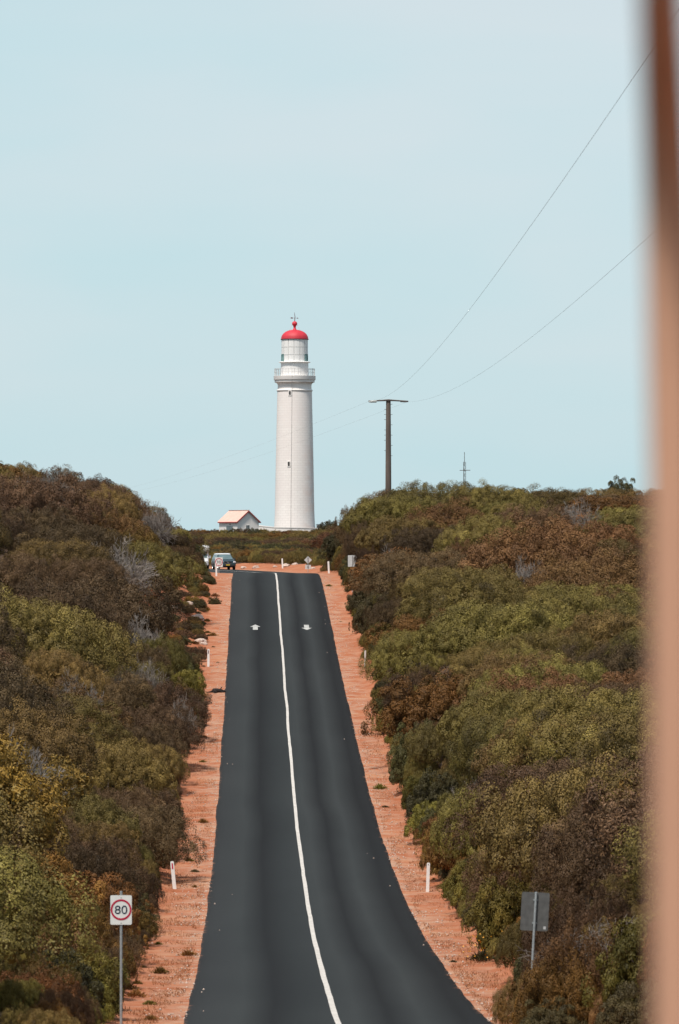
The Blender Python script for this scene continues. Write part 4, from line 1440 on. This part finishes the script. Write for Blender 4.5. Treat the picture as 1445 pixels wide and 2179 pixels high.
def tower_window(px, y, wpx, hpx, rpx):
    a_ = math.asin((px - 627) / rpx)
    o_l = (rpx * k * math.sin(a_), -rpx * k * math.cos(a_), hz_(y))
    bm = bmesh.new()
    W, H = wpx * k, hpx * k
    for sx_ in (-1, 1): box(bm, (sx_ * (W / 2 + .05), 0, 0), (.10, .16, H + .2))
    for sz_ in (-1, 1): box(bm, (0, 0, sz_ * (H / 2 + .05)), (W, .16, .10))
    fr = obj('tower_window', bm, M['render'], L, loc=o_l, rot=(0, 0, a_))
    bm = bmesh.new()
    box(bm, (0, .0, 0), (W, .06, H))
    obj('opening', bm, M['opening_dark'], fr)
tower_window(617.5, 837.5, 4.4, 8, 37.0)
tower_window(615.3, 988, 4.4, 9, 40.1)
bm = bmesh.new()
pts = []
for y in list(range(801, 1130, 12)):
    rpx = np.interp(y, [800.5, 801, 812, 816, 822, 829, 834, 870, 910, 960, 1010, 1060, 1095, 1140], [45, 45, 43, 40, 36.5, 38.6, 37.2, 37.8, 38.8, 39.8, 40.8, 41.6, 42.4, 46.7])
    a_ = math.asin((np.interp(y, [800, 1130], [622, 619]) - 627) / rpx)
    pts.append((rpx * k * math.sin(a_), -rpx * k * math.cos(a_) - .02, hz_(y)))
tube(bm, pts, .035, 5)
obj('conductor_cable', bm, M['rail_grey'], L)

# low white wall around the lighthouse base
bm = bmesh.new()
n = 22
rowsA = []
for i in range(n + 1):
    a_ = math.radians(-95 + 165 * i / n)
    R_ = 8.4
    zt = hz_(np.interp(i, [0, 7, 10, 22], [1124, 1119, 1123.5, 1127]))
    ring = []
    for r_, z_ in ((R_ - .2, -1.5), (R_ - .2, zt), (R_ - .26, zt), (R_ - .26, zt + .12), (R_ + .26, zt + .12), (R_ + .26, zt), (R_ + .2, zt), (R_ + .2, -1.5)):
        ring.append((r_ * math.sin(a_), -r_ * math.cos(a_), z_))
    rowsA.append(ring)
loft(bm, rowsA)
wl_ = obj('boundary_wall', bm, M['house_wall'], loc=(LX, LD + 2.0, lz))
tag(wl_, 'low white curved wall around the lighthouse base', 'wall')
# small white hut right of the tower
d = 646.0
x = X(679.5, d)
z0 = gz(x, d)
e = empty('small_hut', (x, d, z0), 0, 'tiny grey white hut against the right foot of the lighthouse', 'hut')
zt = -(1116.5 - HOR) * d / F - z0
bm = bmesh.new()
box(bm, (0, 0, zt / 2 - .1), (.85, 1.2, zt + .2))
obj('wall', bm, M['house_wall'], e)
bm = bmesh.new()
box(bm, (0, 0, zt + .04), (1.0, 1.35, .08), .02)
obj('roof', bm, M['sign_back_pale'], e)

# ------------------------------------------------------------------ cottage
d = 622.0
kk = d / F
x = X(528, d)
zb = -(1131.5 - HOR) * kk
H = empty('cottage', (x, d, zb), math.radians(34), 'small white cottage with a red gabled roof paled by painted sky glare left of the lighthouse', 'house')
GW, GL = 3.75, 5.0              # gable width (x), length back (y)
EV, RI = 22.5 * kk, 22.0 * kk
# local frame: gable wall in the plane y = 0 (faces -y), house runs back to y = GL
bm = bmesh.new()
prism(bm, [(-GW / 2, -1.2), (GW / 2, -1.2), (GW / 2, EV), (0, EV + RI), (-GW / 2, EV)], 0, GL)
obj('wall', bm, M['house_wall'], H)
for sg_ in (-1, 1):
    bm = bmesh.new()
    ov = .22
    sl = RI / (GW / 2)
    xo = GW / 2 + ov
    for i in range(12):
        y0 = -.2 + (GL + .4) * i / 12
        y1 = -.2 + (GL + .4) * (i + 1) / 12 - .02
        prism(bm, [(0, EV + RI + .03), (sg_ * xo, EV - ov * sl + .03), (sg_ * xo, EV - ov * sl + .09), (0, EV + RI + .09)], y0, y1)
    box(bm, (0, GL / 2, EV + RI + .10), (.22, GL + .4, .06))
    obj('roof', bm, M['house_roof_glare'], H)
    bm = bmesh.new()
    prism(bm, [(0, EV + RI - .14), (sg_ * xo, EV - ov * sl - .14), (sg_ * xo, EV - ov * sl + .06), (0, EV + RI + .06)], -.25, -.2)
    obj('barge_board', bm, M['fascia_red'], H)
    bm = bmesh.new()
    box(bm, (sg_ * (xo + .03), GL / 2 - .1, EV - ov * sl), (.06, GL + .2, .16))
    obj('fascia', bm, M['fascia_red'], H)
bm = bmesh.new()
wx, wz = -.1, 10.5 * kk
box(bm, (wx, -.02, wz), (.62, .06, .58), .0)
wn = obj('window', bm, M['white_paint'], H)
for dx in (-.15, .15):
    bm = bmesh.new()
    box(bm, (wx + dx, -.055, wz + .11), (.25, .02, .26))
    obj('pane', bm, M['glass_dark'], wn)
    bm = bmesh.new()
    box(bm, (wx + dx, -.055, wz - .16), (.25, .02, .2))
    obj('pane', bm, M['glass_dark'], wn)
bm = bmesh.new()
for i in range(7):
    box(bm, (-GW / 2 - .03, 2.1, -.5 + i * .21), (.05, 1.7, .19), .01)
obj('roller_door', bm, M['door_grey'], H)
bm = bmesh.new()
tube(bm, [(-GW / 2, 1.9, EV - .5), (-GW / 2 - .22, 1.9, EV - .45)], .05, 6)
obj('wall_lamp', bm, M['pole_iron'], H)

# ------------------------------------------------------------------ vehicles
def wheel(parent, x, y, r=.34, wd=.22):
    bm = bmesh.new()
    for a_, b_ in ((1, 1),):
        prof_ = [(r * .62, -wd / 2), (r * .94, -wd / 2), (r, -wd / 2 + .03), (r, wd / 2 - .03), (r * .94, wd / 2), (r * .62, wd / 2)]
        lathe(bm, prof_, 24)
    wh = obj('wheel', bm, M['tyre'], parent, loc=(x, y, r), rot=(0, PI / 2, 0), smooth=True, sharp=40)
    bm = bmesh.new()
    lathe(bm, [(0, -wd * .42), (r * .16, -wd * .42), (r * .6, -wd * .3), (r * .63, -wd * .45), (r * .63, wd * .45), (r * .6, wd * .3), (r * .16, wd * .42), (0, wd * .42)], 20)
    obj('rim', bm, M['chrome'], wh, smooth=True, sharp=40)
def body_secs(secs):
    out_ = []
    for u, w_, zb_, zt_ in secs:
        out_.append([(-w_ * .92, u, zb_), (w_ * .92, u, zb_), (w_, u, zb_ + .16), (w_ * 1.0, u, (zb_ + zt_) / 2), (w_ * .97, u, zt_ - .12), (w_ * .86, u, zt_), (-w_ * .86, u, zt_), (-w_ * .97, u, zt_ - .12), (-w_, u, (zb_ + zt_) / 2), (-w_, u, zb_ + .16)])
    return out_
d = 442.0
x = X(485, d)
C = empty('parked_car', (x, d, road_z(x, d)), math.radians(13), 'dark teal four wheel drive with painted sky reflection on the roof and yellow number plate past the crest', 'car')
bm = bmesh.new()
loft(bm, body_secs([(0, .66, .40, .72), (.08, .82, .32, .86), (.28, .91, .26, .97), (.7, .94, .24, 1.03), (1.2, .945, .24, 1.08), (2.2, .95, .24, 1.10), (3.4, .95, .26, 1.12), (4.2, .93, .30, 1.10), (4.5, .86, .42, 1.02)]))
obj('body', bm, M['car_teal'], C, smooth=True, sharp=35)
bm = bmesh.new()
def cab(z, u0, u1, w_): return [(-w_, u0, z), (w_, u0, z), (w_, u1, z), (-w_, u1, z)]
loft(bm, [cab(1.06, 1.12, 4.36, .86), cab(1.58, 1.86, 4.12, .68), cab(1.64, 2.0, 4.05, .62)])
obj('cabin', bm, M['car_teal'], C)
bm = bmesh.new()
loft(bm, [cab(1.60, 1.92, 4.10, .675), cab(1.68, 2.02, 4.0, .63), cab(1.72, 2.3, 3.8, .50)])
obj('roof', bm, M['car_roof_glare'], C)
bm = bmesh.new()
A = [Vector((-.78, 1.17, 1.10)), Vector((.78, 1.17, 1.10)), Vector((.635, 1.815, 1.56)), Vector((-.635, 1.815, 1.56))]
nn = (A[1] - A[0]).cross(A[3] - A[0]).normalized()
vs1 = [bm.verts.new(a_ + nn * .012) for a_ in A]
vs0 = [bm.verts.new(a_ - nn * .005) for a_ in A]
bm.faces.new(vs1); bm.faces.new(vs0[::-1])
for i in range(4): bm.faces.new((vs0[i], vs0[(i + 1) % 4], vs1[(i + 1) % 4], vs1[i]))
obj('windscreen', bm, M['windscreen'], C)
for sg_ in (-1, 1):
    for u0, u1, v0, v1 in ((1.55, 2.55, 2.0, 2.6), (2.66, 3.5, 2.7, 3.45), (3.6, 4.15, 3.55, 4.0)):
        bm = bmesh.new()
        q = [Vector((sg_ * .845, u0, 1.12)), Vector((sg_ * .845, u1, 1.12)), Vector((sg_ * .702, v1, 1.54)), Vector((sg_ * .702, v0, 1.54))]
        f0 = [bm.verts.new(a_) for a_ in q]
        f1 = [bm.verts.new(a_ + Vector((sg_ * .018, 0, .006))) for a_ in q]
        bm.faces.new(f1); bm.faces.new(f0[::-1])
        for i in range(4): bm.faces.new((f0[i], f0[(i + 1) % 4], f1[(i + 1) % 4], f1[i]))
        obj('side_window', bm, M['windscreen'], C)
    wheel(C, sg_ * .82, .88)
    wheel(C, sg_ * .82, 3.62)
    bm = bmesh.new()
    box(bm, (sg_ * .70, .17, .79), (.32, .26, .17), .05, Matrix.Rotation(sg_ * .5, 4, 'Z'))
    obj('headlight', bm, M['headlight'], C, smooth=True, sharp=40)
    bm = bmesh.new()
    box(bm, (sg_ * 1.02, 1.5, 1.12), (.18, .10, .14), .03)
    obj('mirror', bm, M['car_teal'], C)
    bm = bmesh.new()
    tube(bm, [(sg_ * .62, .055, .50), (sg_ * .62, .10, .50)], .06, 10)
    obj('fog_lamp', bm, M['headlight'], C)
bm = bmesh.new()
box(bm, (0, .02, .76), (.78, .12, .22), .03)
gr = obj('grille', bm, M['car_black'], C)
bm = bmesh.new()
box(bm, (0, -.052, .76), (.30, .02, .045), .008, Matrix.Rotation(.55, 4, 'Y'))
obj('emblem', bm, M['chrome'], gr)
bm = bmesh.new()
box(bm, (0, -.045, .645), (.74, .02, .025), .006)
obj('trim', bm, M['chrome'], gr)
bm = bmesh.new()
box(bm, (0, .06, .43), (1.62, .26, .22), .06)
obj('bumper', bm, M['car_black'], C, smooth=True, sharp=40)
bm = bmesh.new()
box(bm, (0, -.085, .50), (.40, .02, .13), .006)
obj('number_plate', bm, M['plate_yellow'], C)

d = 456.0
x = X(427, d)
V = empty('campervan', (x, d, gz(x, d) + .03), math.radians(9), 'white campervan with an over-cab box mostly hidden behind the left shrubs', 'campervan')
bm = bmesh.new()
loft(bm, [[(-w_, u, .35), (w_, u, .35), (w_, u, zt_ - .12), (w_ * .9, u, zt_), (-w_ * .9, u, zt_), (-w_, u, zt_ - .12)] for u, w_, zt_ in ((1.7, 1.05, 2.5), (1.8, 1.1, 2.56), (6.2, 1.1, 2.56), (6.3, 1.05, 2.5))])
obj('body', bm, M['van_white'], V)
bm = bmesh.new()
loft(bm, [[(-w_, u, zb_), (w_, u, zb_), (w_, u, zt_ - .1), (w_ * .9, u, zt_), (-w_ * .9, u, zt_), (-w_, u, zt_ - .1)] for u, w_, zb_, zt_ in ((.55, .92, 1.98, 2.38), (.75, 1.05, 1.86, 2.5), (1.72, 1.07, 1.86, 2.55))])
obj('over_cab_box', bm, M['van_white'], V, smooth=True, sharp=35)
bm = bmesh.new()
loft(bm, body_secs([(0, .72, .45, .85), (.1, .88, .38, .98), (.6, .95, .32, 1.12), (1.72, .98, .32, 1.2)]))
obj('bonnet', bm, M['van_white'], V, smooth=True, sharp=35)
bm = bmesh.new()
loft(bm, [cab(1.15, .62, 1.72, .93), cab(1.85, 1.25, 1.72, .82)])
obj('cab', bm, M['van_white'], V)
bm = bmesh.new()
loft(bm, [cab(1.20, .63, .69, .84), cab(1.83, 1.20, 1.26, .75)])
obj('windscreen', bm, M['windscreen'], V)
for sg_ in (-1, 1):
    wheel(V, sg_ * .9, .95, .34)
    wheel(V, sg_ * .95, 4.6, .34)
    bm = bmesh.new()
    box(bm, (sg_ * 1.12, .95, 1.28), (.2, .12, .3), .04)
    obj('mirror', bm, M['van_white'], V)
    bm = bmesh.new()
    box(bm, (sg_ * .68, .09, .80), (.3, .2, .2), .05)
    obj('headlight', bm, M['headlight'], V)

# ------------------------------------------------------------------ utility poles and wires
PD = 345.0
def utility_pole(x, d, ztop, lab, aw=3.25, rz=0.0):
    z0 = gz(x, d)
    e = empty('utility_pole', (x, d, z0), rz, lab, 'utility pole', 'utility poles carrying the two wires')
    h = ztop - z0
    bm = bmesh.new()
    tube(bm, [(0, 0, -.8), (0, 0, h * .5), (0, 0, h)], [.27, .235, .19], 14)
    obj('pole', bm, M['pole_wood'], e, smooth=True, sharp=50)
    bm = bmesh.new()
    pts_ = [(-aw / 2, -.20, h - .10), (-.5, -.20, h - .05), (0, -.20, h - .02), (.5, -.20, h - .05), (aw / 2, -.20, h - .12)]
    tube(bm, pts_, [.055, .065, .085, .065, .055], 6)
    obj('crossarm', bm, M['pole_iron'], e)
    for sg_ in (-1, 1):
        bm = bmesh.new()
        xa = sg_ * aw / 2
        tube(bm, [(xa, -.20, h - .14), (xa - sg_ * .22, -.20, h - .13), (xa - sg_ * .66, -.20, h - .12)], [.05, .10, .10] if sg_ < 0 else [.04, .07, .07], 8)
        obj('insulator', bm, M['porcelain'] if sg_ < 0 else M['pole_iron'], e)
    bm = bmesh.new()
    for i in range(11):
        zz = h - .35 - i * .42
        sg_ = -1 if i % 2 else 1
        tube(bm, [(sg_ * .16, -.06, zz), (sg_ * .34, -.06, zz)], .018, 5)
        if i in (2, 6):
            tube(bm, [(-sg_ * .16, -.06, zz), (-sg_ * .34, -.06, zz)], .018, 5)
    obj('step_bolts', bm, M['pole_iron'], e)
    return e, z0 + h
PX = X(826.5, PD)
ZT = -(851 - HOR) * PD / F
eA, zA = utility_pole(PX, PD, ZT, 'weathered wooden utility pole with a crossarm on the right skyline')
bx = PX + .01 * (PD - 22)
eB, zB = utility_pole(bx, 22.0, 8.8, 'nearer wooden utility pole outside the right edge of the view')
cxp_, cd = X(219, 760), 760.0
eC, zC = utility_pole(cxp_, cd, -(1054 - HOR) * cd / F, 'distant utility pole hidden behind the left hill')
def wire(p, q, hfun, lab):
    pts_ = []
    n_ = 60
    for i in range(n_ + 1):
        t_ = i / n_
        a_ = Vector(p).lerp(Vector(q), t_)
        a_.z = hfun(t_, a_)
        pts_.append(a_)
    bm = bmesh.new()
    tube(bm, pts_, .0042, 5)
    tag(obj('power_wire', bm, M['wire'], smooth=True), lab, 'power wire', 'power wires')
def hnear(t_, a_):
    d_ = a_.y
    h_ = 8.07 - .0014 * (d_ - 109) + .0000785 * (d_ - 109) ** 2
    end = 8.07 - .0014 * (PD - 109) + .0000785 * (PD - 109) ** 2
    endb = 8.07 - .0014 * (22 - 109) + .0000785 * (22 - 109) ** 2
    wA = max(0, (d_ - 109) / (PD - 109))
    wB = max(0, (109 - d_) / 87)
    return h_ + (zA - .13 - end) * wA + (zB - .13 - endb) * wB
HA = 1.62
wire((PX - HA, PD - .2, 0), (bx - HA, 22, 0), hnear, 'power wire rising steeply from the left arm of the pole to the upper right')
wire((PX + HA, PD - .2, 0), (bx + HA, 22, 0), hnear, 'power wire sagging from the right arm of the pole then rising right')
def hfar(t_, a_): return (zA - .13) * (1 - t_) + (zC - .13) * t_ - 1.1 * 4 * t_ * (1 - t_) * .8
wire((PX - HA, PD - .2, 0), (cxp_ - HA, cd, 0), hfar, 'upper faint power wire descending left from the pole past the lighthouse')
wire((PX + HA, PD - .2, 0), (cxp_ + HA, cd, 0), hfar, 'lower faint power wire descending left from the pole past the lighthouse')

# lattice mast on the right skyline
d = 520.0
x = X(988.5, d)
z0 = gz(x, d)
e = empty('lattice_mast', (x, d, z0), .3, 'thin lattice radio mast with one crossbar on the right skyline', 'mast')
hh = -(962 - HOR) * d / F - z0
bm = bmesh.new()
w_ = .16
cor = [(w_ * math.cos(2 * PI * i / 3), w_ * math.sin(2 * PI * i / 3)) for i in range(3)]
for cx_, cy_ in cor: tube(bm, [(cx_, cy_, -.3), (cx_, cy_, hh - 1.2)], .026, 4)
nb = 18
for i in range(nb):
    za, zb_ = (hh - 1.2) * i / nb, (hh - 1.2) * (i + 1) / nb
    for q in range(3):
        a_, b_ = cor[q], cor[(q + 1) % 3]
        tube(bm, [(a_[0], a_[1], za), (b_[0], b_[1], zb_)], .018, 3)
tube(bm, [(0, 0, hh - 1.4), (0, 0, hh)], .035, 5)
obj('mast', bm, M['pole_iron'], e)
bm = bmesh.new()
zc_ = -(1001 - HOR) * d / F - z0
tube(bm, [(-.68, -.2, zc_), (.68, -.2, zc_ + .03)], .04, 5)
obj('crossbar', bm, M['pole_iron'], e)

# ------------------------------------------------------------------ blurred upright beside the camera, likely a van window pillar, built as a post
pts_, rad_ = [], []
for t_ in np.linspace(-.62, 1.18, 30):
    # t 0 at the lower frame edge, 1 at the upper one
    y = 2179 - 2179 * t_
    tt = max(t_ - .12, 0)
    dd = 3.7 - 1.2 * tt ** 10  # bend shaped so the upper end overhangs and falls into shade
    zc_ = -(y - HOR) / F * (3.7 if t_ < 0 else dd)
    left = np.interp(t_, [0, .5, .8, 1.0], [1388, 1384, 1372, 1360])
    wpx = np.interp(t_, [0, .5, .8, 1.0], [124, 118, 106, 94])
    pts_.append((X(left + wpx / 2, dd), dd, zc_))
    rad_.append(wpx / 2 * dd / F)
x0, d0 = pts_[0][0], pts_[0][1]
gzp = gz(x0, d0)
pts_ = [(x0, d0 + .02, gzp - .3)] + pts_
rad_ = [rad_[0] * 1.1] + rad_
bm = bmesh.new()
tube(bm, pts_, rad_, 20)
pst = obj('bent_post', bm, M['post_tan'], smooth=True, sharp=60)
tag(pst, 'blurred brown upright close to the camera along the right edge, made as a bent post', 'post')
